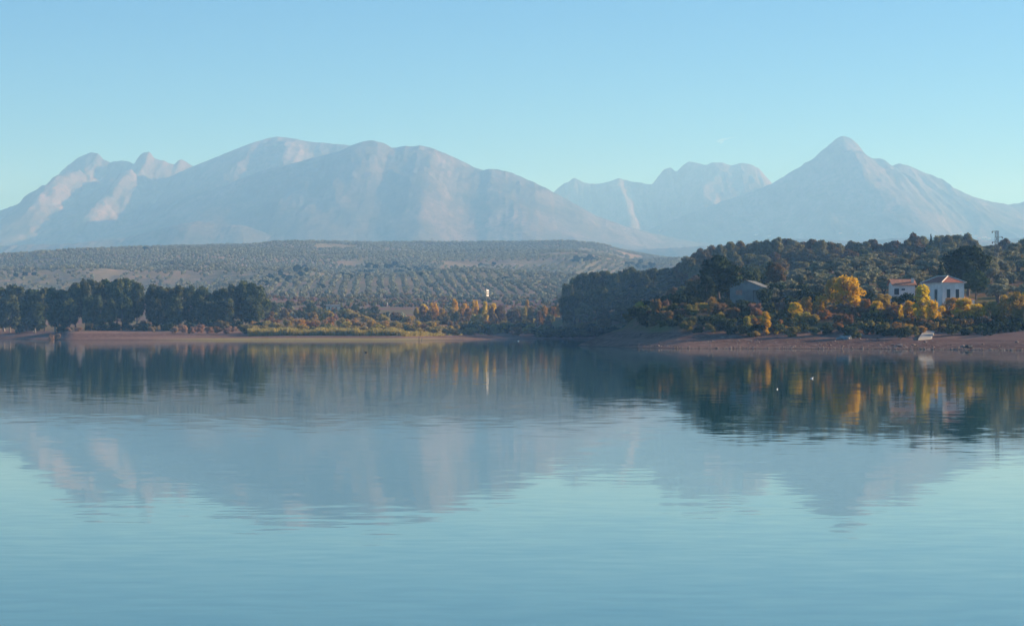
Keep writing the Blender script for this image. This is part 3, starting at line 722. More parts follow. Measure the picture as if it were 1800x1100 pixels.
ZB = 'bluff_scrub'
for k in range(24):
    px = 1109 + k * 4.6 + R.uniform(-2, 2); d = (596 if k % 3 == 0 else 586 if k % 3 == 1 else 577) + R.uniform(-3, 3) + (14 if px > 1150 else 0)
    if px < 1122: d = 598
    plant('bush', px, d, h=R.uniform(2.2, 3.6), w=R.uniform(18, 28), mat=M[R.choice(['holm', 'holm', 'wood', 'scrub', 'russet'])], name='bluff_bush', cat='shrub', zone=ZB, group='dark bushes on the bluff')
# ------------------------------------------------------------------ autumn trees and scrub along the right shore
def single(kind, px, d, top, w, m, label, name='autumn_tree', cat='tree', var=None):
    plant(kind, px, d, top, w=w * (1.15 if m == 'gold' and kind != 'twig' else 1.0), mat=M[m], name=name, cat=cat, label=label, var=var)
single('broad', 1492, 584, 482, 62, 'gold', 'large golden orange tree below the olive grove, tallest of its kind', var=0)
single('broad', 1462, 592, 489, 36, 'paleg', 'pale gold tree touching the left side of the largest golden tree', var=1)
single('poplar', 1621, 570, 502, 38, 'gold', 'bright yellow poplar left of the white house', name='poplar_tree', var=0)
single('broad', 1641, 566, 526, 36, 'gold', 'yellow tree at the foot of the bright poplar', var=2)
single('poplar', 1694, 562, 524, 40, 'gold', 'bright yellow tree below the right corner of the white house', name='poplar_tree', var=1)
single('broad', 1672, 568, 519, 50, 'orange', 'round orange brown tree in front of the white house', var=3)
single('broad', 1786, 556, 511, 52, 'paleg', 'old gold tree beside the beach at the right edge', var=2)
single('broad', 1812, 572, 505, 50, 'gold', 'gold tree cut by the right edge of the picture', var=1)
single('poplar', 1345, 556, 547, 20, 'gold', 'slim bright yellow poplar standing alone on the beach edge', name='poplar_tree', var=2)
single('poplar', 1313, 557, 556, 22, 'paleg', 'pale yellow young poplar left of the slim bright one', name='poplar_tree', var=3)
single('broad', 1398, 574, 528, 28, 'gold', 'small yellow tree amid dark scrub right of the slim poplars', var=3)
single('broad', 1555, 583, 515, 44, 'paleg', 'low pale yellow tree left of the bright poplar', var=0)
single('broad', 1602, 575, 529, 30, 'gold', 'yellow tree close on the left of the bright poplar', var=1)
single('broad', 1716, 566, 532, 36, 'gold', 'yellow tree right of the one below the house corner', var=0)
single('broad', 1768, 562, 519, 40, 'paleg', 'old gold tree third from the right edge', var=1)
single('broad', 1440, 580, 516, 28, 'gold', 'yellow tree left of the pale gold tree', var=3)
single('broad', 1542, 578, 528, 30, 'gold', 'yellow tree between the largest golden tree and pale yellow one', var=2)
single('broad', 1745, 570, 526, 38, 'paleg', 'old gold tree left of the one at the right edge beach', var=3)
single('broad', 1418, 578, 520, 30, 'orange', 'orange tree between the small yellow tree and pale gold tree', var=2)
single('broad', 1522, 580, 522, 30, 'orange', 'orange tree touching the right side of the largest golden tree', var=3)
single('broad', 1258, 590, 530, 34, 'orange', 'orange bushy tree below the wide pine', var=1)
single('bush', 1560, 578, 533, 56, 'russet', 'broad rust brown bush below the low pale yellow tree', 'shrub', 'shrub')
single('bush', 1540, 580, 540, 40, 'orange', 'orange brown bush left of the broad rust bush', 'shrub', 'shrub')
single('twig', 1583, 572, 533, 12, 'gold', 'tiny bright yellow sapling above the rust bush', 'sapling', 'sapling')
single('twig', 1647, 556, 564, 10, 'paleg', 'left of two thin saplings beside the concrete slab', 'sapling', 'sapling', 0)
single('twig', 1660, 556, 568, 10, 'paleg', 'right of two thin saplings beside the concrete slab', 'sapling', 'sapling', 1)
single('twig', 1703, 553, 573, 10, 'paleg', 'small sapling under the yellow tree near the beach', 'sapling', 'sapling', 2)
single('twig', 1779, 545, 580, 9, 'gold', 'small yellow weed on the beach near the right edge', 'sapling', 'sapling', 0)
single('bush', 1328, 555, 578, 24, 'paleg', 'low dry bush between the two slim poplars', 'shrub', 'shrub')
single('bush', 1368, 558, 574, 12, 'gold', 'little yellow bush right of the slim bright poplar', 'shrub', 'shrub')
single('bush', 1384, 560, 570, 13, 'orange', 'little orange bush among shaded scrub above the beach', 'shrub', 'shrub')
single('bush', 1128, 603, 527, 26, 'paleg', 'round sunlit bush at the tip of the bluff', 'shrub', 'shrub')
single('bush', 1152, 603, 521, 24, 'russet', 'russet bush second from the bluff tip', 'shrub', 'shrub')
single('bush', 1171, 604, 522, 14, 'pinkish', 'thin pinkish bush third from the bluff tip', 'shrub', 'shrub')
ZO = 'added_shade_trees_right'  # trees added out of view so that their shadows fall across the beach
for k in range(8):
    plant(R.choice(['broad', 'tall', 'pine']), 1862 + k * 12 + R.uniform(-4, 4), R.uniform(548, 574), h=R.uniform(8, 11), w=R.uniform(44, 60), mat=M[R.choice(['wood', 'paleg', 'wood', 'russet'])], name='beach_shade_tree', zone=ZO, group='trees added past the right edge for beach shade')
ZRU = 'russet_right'
for px, top, w, d in [(1226, 529, 16, 594), (1240, 527, 18, 594), (1256, 519, 22, 596), (1238, 541, 18, 588), (1262, 538, 30, 586), (1275, 541, 24, 585), (1362, 540, 30, 588), (1380, 536, 26, 590), (1412, 524, 26, 596), (1436, 530, 30, 590), (1448, 540, 26, 584), (1468, 534, 26, 588), (1505, 528, 34, 590), (1520, 538, 26, 584), (1585, 545, 30, 578), (1740, 528, 40, 584), (1762, 535, 30, 580), (1720, 536, 30, 584), (1300, 545, 26, 580), (1330, 541, 24, 582), (1425, 538, 26, 580), (1525, 531, 28, 584), (1600, 536, 26, 580)]:
    plant('bush', px, d, top, w=w, mat=M[R.choice(['russet', 'pinkish', 'orange', 'russet_wood'])] if px < 1700 else M[R.choice(['scrub', 'paleg'])], name='shrub', cat='shrub', zone=ZRU, group='rust coloured scrub on the right shore')
ZS = 'shore_scrub'
SH = lambda p: float(np.interp(p, [1100, 1150, 1200, 1300, 1400, 1500, 1600, 1700, 1800, 1900], [576, 545, 524, 518, 516, 510, 504, 506, 512, 512]))
for row, (off, top, pal) in enumerate([(27, 578, ['holm', 'holm', 'scrub', 'wood']), (35, 568, ['holm', 'scrub', 'russet', 'wood', 'orange']), (44, 560, ['holm', 'russet', 'orange', 'scrub', 'paleg', 'russet_wood']), (54, 553, ['holm', 'russet', 'orange', 'paleg', 'scrub', 'pinkish', 'wood'])]):
    px = 1122 + row * 4
    while px < 1830:
        if not (px < 1150 and row < 2) and not (row == 0 and 1610 < px < 1665):
            d = SH(px) + off + R.uniform(-3, 3) + (14 if 1150 < px < 1665 else 0)
            tp = top + R.uniform(-5, 6) - (10 if px < 1200 else 0); dd = d - (14 if 1150 < px < 1665 else 0)
            hh = max(1.4, CAMZ + (HZ - tp) / F * dd - G(px, dd))
            w_ = R.uniform(20, 34)
            plant('bush', px, d + R.uniform(-3, 3), h=max(min(hh, 5.5), 0.72 * w_ * d / F), w=w_, mat=M[R.choice(pal)], name='shrub', cat='shrub', zone=ZS + str(row), group='scrub fringing the right shore')
        px += R.uniform(17.5, 24)

# ------------------------------------------------------------------ single pines on the far olive slopes
ZF = 'far_pines'
far_spots = [(890, 498, 11, 20), (566, 509, 9, 14), (800, 478, 6, 12), (845, 470, 7, 10), (868, 467, 6, 10)]
for a, b, y0, y1, n in [(472, 512, 484, 500, 9), (515, 545, 476, 488, 5), (596, 655, 482, 494, 10), (690, 765, 474, 488, 14), (640, 700, 470, 478, 6), (1003, 1052, 458, 462, 9), (1098, 1150, 466, 474, 9), (240, 262, 441, 443, 1), (20, 60, 484, 488, 3), (455, 475, 498, 506, 4)]:
    for k in range(n): far_spots.append((a + (b - a) * (k + R.random()) / n, y0 + (y1 - y0) * R.random(), R.uniform(6, 11), R.uniform(9, 15)))
for px, py, hp, w in far_spots:
    loc = hit(px, py)
    if loc is None or loc.y > 6500: continue
    plant('pine' if R.random() < .6 else 'tall', px, loc.y, h=hp * loc.y / F * 1.1, w=w, mat=M['pine_dark'], name='pine_tree', cat='pine tree', zone=ZF, group='dark trees standing out on the olive slopes')

# labels that place each tree or bush in its row
TEMPL = {
    ZW: ('{o} from the left of the dark trees, far left wood before its gap',),
    ZW2: ('{o} dark tree right of the gap in the far left wood',),
    ZU: ('shaded shrub under the far left wood, {o} from the left',),
    ZPB: ('dry pinkish shrub on the left beach, {o} from the left',),
    ZT + '0': ('yellow green shrub in the front rank of the middle thicket, {o} from left',),
    ZT + '1': ('autumn shrub in the second rank of the middle thicket, {o} from left',),
    ZT + '2': ('dull shrub in the back rank of the middle thicket, {o} from left',),
    ZD: ('shaded green shrub beside the inlet, {o} from the left',),
    ZG_: ('{o} from the left of the orange trees behind the middle thicket',),
    ZD2: ('dark bush at the water edge of the cove behind the headland, {o} from left',),
    ZG2: ('low autumn tree at the foot of the orange row, {o} from left',),
    ZM: ('{o} from the left of the dull trees on the ploughed plain',),
    ZP: ('tall tree of the middle promontory wood, {o} along its top edge',),
    ZP2: ('lower shaded tree of the middle promontory wood, {o} from the left',),
    ZR: ('tree on the skyline of the right ridge, {o} from the left',),
    ZR2: ('tree on the slope below the right ridge skyline, {o} from the left',),
    ZB: ('dark bush on the bluff at the headland tip, {o} from the left',),
    ZV: ('tree in the hollow behind the wide pine and shed, {o} from the left',),
    ZO: ('tree added past the right edge to shade the beach, {o} from the left',),
    ZK: ('dark pine on the olive grove crest, {o} from the left',),
    ZH: ('dark evergreen oak on the right shore, {o} from the left',),
    ZRU: ('rust coloured bush on the right shore, {o} from the left',),
    ZF: ('dark tree standing out on the far olive slope, {o} from the left',),
    ZS + '0': ('shrub nearest the beach, front rank of right shore scrub, {o} from left',),
    ZS + '1': ('shrub in the second rank of right shore scrub, {o} from the left',),
    ZS + '2': ('shrub in the third rank of right shore scrub, {o} from the left',),
    ZS + '3': ('shrub in the back rank of right shore scrub, {o} from the left',),
}
for zname, items in ZONES.items():
    items.sort(key=lambda t: t[0])
    for i, (px, o) in enumerate(items):
        if zname.startswith('olive_row_'):
            o['label'] = 'grey green olive tree, %s from the left in row %s up the hill' % (ordinal(i + 1), ordinal(int(zname[-2:])).replace('first', 'one').replace('second', 'two').replace('third', 'three').replace('fourth', 'four').replace('fifth', 'five').replace('sixth', 'six').replace('seventh', 'seven').replace('eighth', 'eight').replace('ninth', 'nine').replace('tenth', 'ten'))
        else:
            o['label'] = TEMPL[zname][0].format(o=ordinal(i + 1))

# ------------------------------------------------------------------ the far olive groves: thousands of trees that read as one cover
pts = []
g = np.random.default_rng(77)
cells = [(g.uniform(-1450, 900), g.uniform(1900, 5300), g.uniform(0, 3.14), g.uniform(8.8, 10.8), g.random()) for _ in range(95)]
cx = np.array([c[0] for c in cells]); cyy = np.array([c[1] for c in cells])
for i, (x0, y0, a, sp, full) in enumerate(cells):
    u, v = np.meshgrid(np.arange(-52, 53) * sp, np.arange(-52, 53) * sp)
    x = x0 + u * math.cos(a) - v * math.sin(a); y = y0 + u * math.sin(a) + v * math.cos(a)
    x = x.ravel(); y = y.ravel()
    near = ((x[:, None] - cx) ** 2 + (y[:, None] - cyy) ** 2).argmin(1)
    px = CX + x / y * F
    keep = (near == i) & (y > 1940 + 90 * vnoise(x / 45, y * 0, 6)) & (y < 5300) & (px > -150) & (px < 1330)
    keep &= g.random(len(x)) < (0.93 if full > 0.14 else 0.45)
    keep &= vnoise(x / 70 + i, y / 110, 33) > (0.10 if full < 0.6 else 0.24)
    x = x[keep] + g.normal(size=keep.sum()) * 0.7; y = y[keep] + g.normal(size=keep.sum()) * 0.7
    pts.append(np.stack([x, y], 1))
# hedge-like rows on the plain
for y0, x0, x1 in [(1900, -200, 60), (1790, -20, 60), (1840, -180, 90), (1720, 0, 60)]:
    n = int((x1 - x0) / 7); x = np.linspace(x0, x1, n) + g.normal(size=n); pts.append(np.stack([x, y0 + g.normal(size=n) * 4 + 0.05 * x], 1))
pts = np.concatenate(pts)
pxs = CX + pts[:, 0] / pts[:, 1] * F
zz = ground(pxs, pts[:, 1])
me = bpy.data.meshes.new('olive_groves'); me.vertices.add(len(pts))
me.vertices.foreach_set('co', np.column_stack([pts, zz - 0.2]).astype(np.float32).ravel())
at = me.attributes.new('size', 'FLOAT', 'POINT'); at.data.foreach_set('value', g.uniform(3.6, 6.2, len(pts)).astype(np.float32))
me.update()
grove = tag(obj('olive_groves', me), 'far slopes covered with rows of grey green olive trees', 'olive grove', kind='stuff')
src = bpy.data.collections.new('olive_source')
for k in range(3):
    gg = random.Random(500 + k)
    lb = [(gg.uniform(-.28, .28), gg.uniform(-.28, .28), gg.uniform(.42, .75), gg.uniform(.2, .3), gg.uniform(.2, .3), gg.uniform(.18, .26)) for _ in range(6)]
    o = bpy.data.objects.new('olive_source', leafy('far_olive', lb, 150, 0.10, 500 + k, M['olive'], core=0.75, up=0.2)); src.objects.link(o)
ng = bpy.data.node_groups.new('olive_scatter', 'GeometryNodeTree')
ng.interface.new_socket('Geometry', in_out='INPUT', socket_type='NodeSocketGeometry'); ng.interface.new_socket('Geometry', in_out='OUTPUT', socket_type='NodeSocketGeometry')
gi = ng.nodes.new('NodeGroupInput'); go = ng.nodes.new('NodeGroupOutput')
ci = ng.nodes.new('GeometryNodeCollectionInfo'); ci.inputs[0].default_value = src; ci.inputs[1].default_value = True; ci.inputs[2].default_value = True
iop = ng.nodes.new('GeometryNodeInstanceOnPoints'); iop.inputs['Pick Instance'].default_value = True
na = ng.nodes.new('GeometryNodeInputNamedAttribute'); na.data_type = 'FLOAT'; na.inputs[0].default_value = 'size'
rv = ng.nodes.new('FunctionNodeRandomValue'); rv.data_type = 'FLOAT_VECTOR'; rv.inputs[0].default_value = (0, 0, 0); rv.inputs[1].default_value = (0, 0, 6.28)
ng.links.new(gi.outputs[0], iop.inputs['Points']); ng.links.new(ci.outputs[0], iop.inputs['Instance'])
ng.links.new(rv.outputs[0], iop.inputs['Rotation']); ng.links.new(na.outputs[0], iop.inputs['Scale'])
ng.links.new(iop.outputs[0], go.inputs[0])
md = grove.modifiers.new('scatter', 'NODES'); md.node_group = ng

# scrub and hedges scattered over the plain
g = np.random.default_rng(91)
x = g.uniform(-330, 160, 26000); y = g.uniform(1270, 1965, 26000)
msk = fbm(x / 55, y / 26, 12, 3); px = CX + x / y * F
line = (abs(((y + 0.10 * x) % 118) - 59) < 5) & (vnoise(x / 30, y / 60, 8) > 0.35)
keep = ((msk > 0.60) & (g.random(len(x)) < 0.28) | line & (g.random(len(x)) < 0.5)) & (px > 380) & (px < 1110)
field = (px > 655) & (px < 775) & (y > 1330) & (y < 1560); keep &= ~field
x, y, px = x[keep], y[keep], px[keep]
me = bpy.data.meshes.new('plain_scrub'); me.vertices.add(len(x))
me.vertices.foreach_set('co', np.column_stack([x, y, ground(px, y) - 0.2]).astype(np.float32).ravel())
at = me.attributes.new('size', 'FLOAT', 'POINT'); at.data.foreach_set('value', g.uniform(1.6, 4.2, len(x)).astype(np.float32)); me.update()
scrub_o = tag(obj('plain_scrub', me), 'low scrub and hedge lines scattered over the plain', 'scrub', kind='stuff')
src2 = bpy.data.collections.new('scrub_source')
for k in range(4):
    gg = random.Random(520 + k)
    lb = [(gg.uniform(-.35, .35), gg.uniform(-.35, .35), gg.uniform(.2, .65), gg.uniform(.2, .32), gg.uniform(.2, .32), gg.uniform(.2, .3)) for _ in range(7)]
    o = bpy.data.objects.new('scrub_source', leafy('far_scrub', lb, 180, 0.09, 520 + k, M[['scrub', 'wood', 'russet', 'olive'][k]], core=0.75, up=0.2)); src2.objects.link(o)
ng2 = ng.copy()
for nd in ng2.nodes:
    if nd.bl_idname == 'GeometryNodeCollectionInfo': nd.inputs[0].default_value = src2
scrub_o.modifiers.new('scatter', 'NODES').node_group = ng2

# reeds along the middle shore
n = 15000; g = np.random.default_rng(88)
px = g.uniform(436, 850, n); d = 972 + np.maximum(0, px - 715) * 0.85 + g.gamma(2.0, 4.0, n)
clump = vnoise(px / 11, d / 5, 4)
ok = clump > 0.25 + np.clip((px - 760) / 130, 0, 1); px = px[ok]; d = d[ok]; clump = clump[ok]; n = len(px)
z = ground(px, d); x = (px - CX) / F * d
h = (1.4 + 2.0 * clump) * g.uniform(0.6, 1.1, n) * np.clip(1 - (px - 690) / 130, 0.25, 1); lx = g.normal(size=n) * 0.35; ly = g.normal(size=n) * 0.35
a = g.uniform(0, 3.14, n); wx_, wy_ = np.cos(a) * 0.10, np.sin(a) * 0.10
v = np.stack([np.stack([x - wx_, d - wy_, z - .1], 1), np.stack([x + wx_, d + wy_, z - .1], 1), np.stack([x + lx + wx_ * .7, d + ly + wy_ * .7, z + h], 1), np.stack([x + lx * 1.1 - wx_ * .7, d + ly * 1.1 - wy_ * .7, z + h], 1)], 1)
tag(obj('reed_bed', mesh_np('reed_bed', v.reshape(-1, 3), np.arange(4 * n).reshape(n, 4), mats=[M['reed']])), 'strip of yellow green reeds along the middle shore', 'reeds', kind='stuff')

# ------------------------------------------------------------------ buildings
def rect_prism(mb, o, e1, e2, a0, a1, b0, b1, z0, z1):
    pts = [o + e1 * a + e2 * b for a, b in ((a0, b0), (a1, b0), (a1, b1), (a0, b1))]
    mb.prism([(p.x, p.y, z0) for p in pts], [(p.x, p.y, z1) for p in pts])
    return mb

def window(root, wall_len_axis, out, o, a, z0, w, h, frame=M['white'], pane=M['shutter'], name='window'):
    """recess on a wall: o origin on wall plane, axis along wall, out = outward normal"""
    def bar(a0, a1, q0, q1, zz0, zz1, mat, nm, par):
        mb = MB(); ps = [o + wall_len_axis * x + out * y for x, y in ((a0, q0), (a1, q0), (a1, q1), (a0, q1))]
        mb.prism([(p.x, p.y, zz0) for p in ps], [(p.x, p.y, zz1) for p in ps]); return mb.build(nm, mat, par)
    p = bar(a - w / 2, a + w / 2, 0.004, 0.03, z0, z0 + h, pane, name, root)
    mbf = MB()
    for (a0, a1, zz0, zz1) in ((a - w / 2 - .09, a - w / 2, z0, z0 + h), (a + w / 2, a + w / 2 + .09, z0, z0 + h), (a - w / 2 - .09, a + w / 2 + .09, z0 + h, z0 + h + .12)):
        ps = [o + wall_len_axis * x + out * y for x, y in ((a0, 0.003), (a1, 0.003), (a1, .08), (a0, .08))]
        mbf.prism([(q.x, q.y, zz0) for q in ps], [(q.x, q.y, zz1) for q in ps])
    mbf.build('frame', frame, p)
    bar(a - w / 2 - .12, a + w / 2 + .12, 0.003, .16, z0 - .12, z0 - .002, frame, 'sill', p)
    return p

def white_house():
    d0 = 592.0; px0 = 1657
    gz = G(1662, 597)
    root = empty('white_house', ((px0 - CX) / F * d0, d0, gz))
    t = math.radians(16); e1 = Vector((math.cos(t), math.sin(t), 0)); e2 = Vector((-math.sin(t), math.cos(t), 0)); O = Vector((0, 0, 0))
    L1, L2 = 5.8, 11.5
    eave = CAMZ + (HZ - 498) / F * d0 - gz; top = CAMZ + (HZ - 485) / F * (d0 + 3) - gz
    rect_prism(MB(), O, e1, e2, 0, L1, 0, L2, -1.5, eave).build('wall', M['white'], root)
    rect_prism(MB(), O, e1, e2, -0.22, L1 + .22, -0.22, L2 + .22, eave + .002, eave + .22).build('cornice', M['white'], root)
    ov = 0.42; ze = eave + .224
    c = [O + e1 * a + e2 * b for a, b in ((-ov, -ov), (L1 + ov, -ov), (L1 + ov, L2 + ov), (-ov, L2 + ov))]
    h1 = O + e1 * (L1 / 2) + e2 * (L1 / 2); h2 = O + e1 * (L1 / 2) + e2 * (L2 - L1 / 2)
    mb = MB(); P0 = [(q.x, q.y, ze) for q in c] + [(h1.x, h1.y, top), (h2.x, h2.y, top)]
    mb.poly(P0, [(0, 1, 4), (1, 2, 5, 4), (2, 3, 5), (3, 0, 4, 5), (3, 2, 1, 0)])
    rf = mb.build('roof', M['tile'], root)
    for q in (c[0], c[1], c[2], c[3]):
        hh = h1 if q in (c[0], c[1]) else h2
        MB().tube([(q.x, q.y, ze + .05), (hh.x, hh.y, top + .05)], 0.13, 6).build('hip_cap', M['cap'], rf)
    MB().tube([(h1.x, h1.y, top + .06), (h2.x, h2.y, top + .06)], 0.13, 6).build('ridge_cap', M['cap'], rf)
    wz = CAMZ + (HZ - 528) / F * d0 - gz
    window(root, e1, -e2, O, 1.55, wz, 0.95, 2.75); window(root, e1, -e2, O, 3.95, wz, 0.95, 2.75)
    window(root, e2, -e1, O, 3.6, wz, 1.6, 2.75); window(root, e2, -e1, O, 7.9, wz, 1.6, 2.75)
    # terrace and annexe
    rect_prism(MB(), O, e1, e2, -2.2, L1 - .5, -2.4, -0.004, -2.0, 1.05).build('terrace', M['cream'], root)
    ax = O + e1 * (L1 + .004) + e2 * 0.8
    ae = CAMZ + (HZ - 527) / F * 596 - gz
    rect_prism(MB(), ax, e1, e2, 0, 3.2, 0, 4.0, -2.0, ae).build('annexe_wall', M['white'], root)
    q = [ax + e1 * a + e2 * b for a, b in ((0.0, -.3), (3.5, -.3), (3.5, 4.3), (0.0, 4.3))]; r = [ax + e1 * 0.0 + e2 * 1.2, ax + e1 * 0.0 + e2 * 3.2]
    MB().poly([(p.x, p.y, ae + .004) for p in q] + [(r[0].x, r[0].y, ae + 1.0), (r[1].x, r[1].y, ae + 1.0)], [(0, 1, 4), (1, 2, 5, 4), (2, 3, 5), (3, 0, 4, 5), (3, 2, 1, 0)]).build('annexe_roof', M['tile_orange'], root)
    tag(root, 'white house with tall dark windows and red hipped roof on right shore', 'house')

def gable_house(name, label, cat, px0, d0, ang, L1, L2, base_py, eave_py, rise, wall, roof, overhang=0.4, ridge_along=1, gz=None, cap=None):
    """corner at px0; e1 runs along the front, e2 away from us; ridge along e1 (1) or e2 (2)"""
    if gz is None: gz = G(px0, d0)
    root = empty(name, ((px0 - CX) / F * d0, d0, gz))
    e1 = Vector((math.cos(ang), math.sin(ang), 0)); e2 = Vector((-math.sin(ang), math.cos(ang), 0)); O = Vector((0, 0, 0))
    ev = CAMZ + (HZ - eave_py) / F * d0 - gz
    def at(a, b, z): p = O + e1 * a + e2 * b; return (p.x, p.y, z)
    if ridge_along == 1:
        ring = [(0, -1.5), (L2, -1.5), (L2, ev), (L2 / 2, ev + rise), (0, ev)]
        MB().prism([at(0, b, z) for b, z in ring], [at(L1, b, z) for b, z in ring]).build('wall', wall, root)
        for s in (0, 1):
            b0, b1 = (-overhang, L2 / 2) if s == 0 else (L2 + overhang, L2 / 2); k = rise / (L2 / 2) * overhang
            r = [(b0, ev - k + .01), (b1, ev + rise + .01), (b1, ev + rise + .15), (b0, ev - k + .15)]
            MB().prism([at(-overhang, b, z) for b, z in r], [at(L1 + overhang, b, z) for b, z in r]).build('roof_slope', roof, root)
    else:
        ring = [(0, -1.5), (L1, -1.5), (L1, ev), (L1 / 2, ev + rise), (0, ev)]
        MB().prism([at(a, 0, z) for a, z in ring], [at(a, L2, z) for a, z in ring]).build('wall', wall, root)
        for s in (0, 1):
            a0, a1 = (-overhang, L1 / 2) if s == 0 else (L1 + overhang, L1 / 2); k = rise / (L1 / 2) * overhang
            r = [(a0, ev - k + .01), (a1, ev + rise + .01), (a1, ev + rise + .15), (a0, ev - k + .15)]
            MB().prism([at(a, -overhang, z) for a, z in r], [at(a, L2 + overhang, z) for a, z in r]).build('roof_slope', roof, root)
    tag(root, label, cat)
    return root, e1, e2, ev, at

white_house()
# low tiled cottage
root, e1, e2, ev, at = gable_house('tiled_cottage', 'low white cottage with orange tiled roof behind the yellow poplar', 'house', 1570, 612, math.radians(4), 5.6, 5.0, 520, 500, 1.25, M['white'], M['tile_orange'], 0.45, 1)
window(root, e1, -e2, Vector((0, 0, 0)), 2.6, ev - 1.5, 0.9, 0.5)
MB().prism([at(a, -.03, ev - 2.6) for a in (0.3, 1.5)] + [at(a, -.004, ev - 2.6) for a in (1.5, 0.3)], [at(a, -.03, ev - 1.0) for a in (0.3, 1.5)] + [at(a, -.004, ev - 1.0) for a in (1.5, 0.3)]).build('door', M['dark'], root)
ch = MB(); ch.prism([at(a, b, ev + .3) for a, b in ((4.9, .6), (5.5, .6), (5.5, 1.2), (4.9, 1.2))], [at(a, b, ev + 1.5) for a, b in ((4.9, .6), (5.5, .6), (5.5, 1.2), (4.9, 1.2))])
chim = ch.build('chimney', M['cap'], root)
MB().prism([at(a, b, ev + 1.502) for a, b in ((4.83, .53), (5.57, .53), (5.57, 1.27), (4.83, 1.27))], [at(a, b, ev + 1.62) for a, b in ((4.83, .53), (5.57, .53), (5.57, 1.27), (4.83, 1.27))]).build('chimney_cap', M['cap'], chim)
# grey shed below the wide pine
sh, e1, e2, ev, at = gable_house('grey_shed', 'grey shed with low pitched sheet roof below the wide pine', 'shed', 1283, 624, math.radians(-16), 8.6, 12.5, 525, 505.5, 1.75, M['grey_wall'], M['sheet'], 0.35, 2)
for a0, b0, b1 in ((0.25, 1.0, 3.0), (1.2, 2.2, 5.2), (2.3, 0.6, 2.6), (2.9, 4.5, 7.5), (0.6, 6.5, 9.5)):          # pale patch sheets screwed on the left slope
    k = 1.75 / 4.3; zz0 = ev + a0 * k + .165; zz1 = ev + (a0 + .7) * k + .165
    MB().prism([at(a0, b0, zz0), at(a0 + .7, b0, zz1), at(a0 + .7, b1, zz1), at(a0, b1, zz0)], [at(a0, b0, zz0 + .03), at(a0 + .7, b0, zz1 + .03), at(a0 + .7, b1, zz1 + .03), at(a0, b1, zz0 + .03)]).build('roof_patch', M['pale_sheet'], sh)
window(sh, e1, -e2, Vector((0, 0, 0)), 2.4, ev - 1.9, 1.7, 1.25, M['grey_wall'], M['board'])
window(sh, e2, -e1, Vector((0, 0, 0)), 3.0, ev - 2.4, 0.9, 1.9, M['grey_wall'], M['dark'], 'door'); window(sh, e2, -e1, Vector((0, 0, 0)), 8.0, ev - 1.8, 0.9, 1.2, M['grey_wall'], M['dark'])
MB().prism([at(a, b, ev - .6) for a, b in ((6.2, -1.6), (8.9, -1.6), (8.9, -.004), (6.2, -.004))], [at(a, b, ev - .45) for a, b in ((6.2, -1.6), (8.9, -1.6), (8.9, -.004), (6.2, -.004))]).build('porch_roof', M['pale_sheet'], sh)
for a in (6.4, 8.7): MB().tube([at(a, -1.45, -1.0), at(a, -1.45, ev - .602)], 0.06, 5).build('porch_post', M['timber'], sh)
# roofless farm building on the plain
loc = hit(576, 549); rn = None
if loc is not None:
    dd = loc.y
    rn, e1, e2, ev, at = gable_house('farm_ruin', 'pale roofed farm building with dark windows on the plain behind thicket', 'building', 574, dd, math.radians(6), 24 * dd / F, 5.5, 549, 538, 0.9, M['cream'], M['sheet'], 0.3, 1, gz=loc.z)
    for a in (0.2, 0.45, 0.72): window(rn, e1, -e2, Vector((0, 0, 0)), a * 24 * dd / F, ev - 1.8, 0.9, 1.3, M['cream'], M['dark'])
# white farmhouse on the crest, and small white huts
for px, py, wpx, hpx, nm, lb in [(724, 433, 6, 3.2, 'farmhouse', 'left wing of the white farmhouse on the far crest'), (732, 433, 5, 3.0, 'farmhouse', 'right wing of the white farmhouse on the far crest'), (812, 520, 4.5, 4.5, 'hut', 'small white hut at the foot of the olive slope'),
                                 (646, 529, 3.5, 3.0, 'hut', 'tiny white hut on the plain left of the post'), (240, 459, 7, 2.0, 'farmhouse', 'white roofed farm low on the left olive slope')]:
    loc = hit(px, py)
    if loc is None: continue
    dd = loc.y; gable_house(nm, lb, 'house', px - wpx / 2, dd, math.radians(5), wpx * dd / F, max(3.0, wpx * dd / F * .8), py, py - hpx, 0.8 * hpx * dd / F * .3, M['white'], M['tile_orange'] if nm == 'farmhouse' else M['white'], 0.2, 1, gz=loc.z)
# hamlet houses far off under the pointed peak
hs = 0
for px, py, w in sorted([(1722, 421, 6), (1731, 419, 8), (1739, 421, 6), (1716, 416, 5), (1478, 412, 5), (1510, 412, 4), (1353, 416, 5), (1330, 414, 6), (1098, 404, 4), (1160, 407, 4), (1690, 410, 4)]):
    loc = hit(px, py)
    if loc is None or loc.y < 2500: continue
    dd = loc.y; hs += 1
    root = gable_house('hamlet_house', 'tiny white house far off at the foot of the mountains, %s from the left' % ordinal(hs), 'house', px - w / 2, dd, math.radians(8), w * dd / F, w * dd / F * .7, py, py - 2.0, 2.0, M['white'], M['tile_orange'], 0.3, 1, gz=loc.z)[0]
    root['group'] = 'hamlet houses below the peaks'

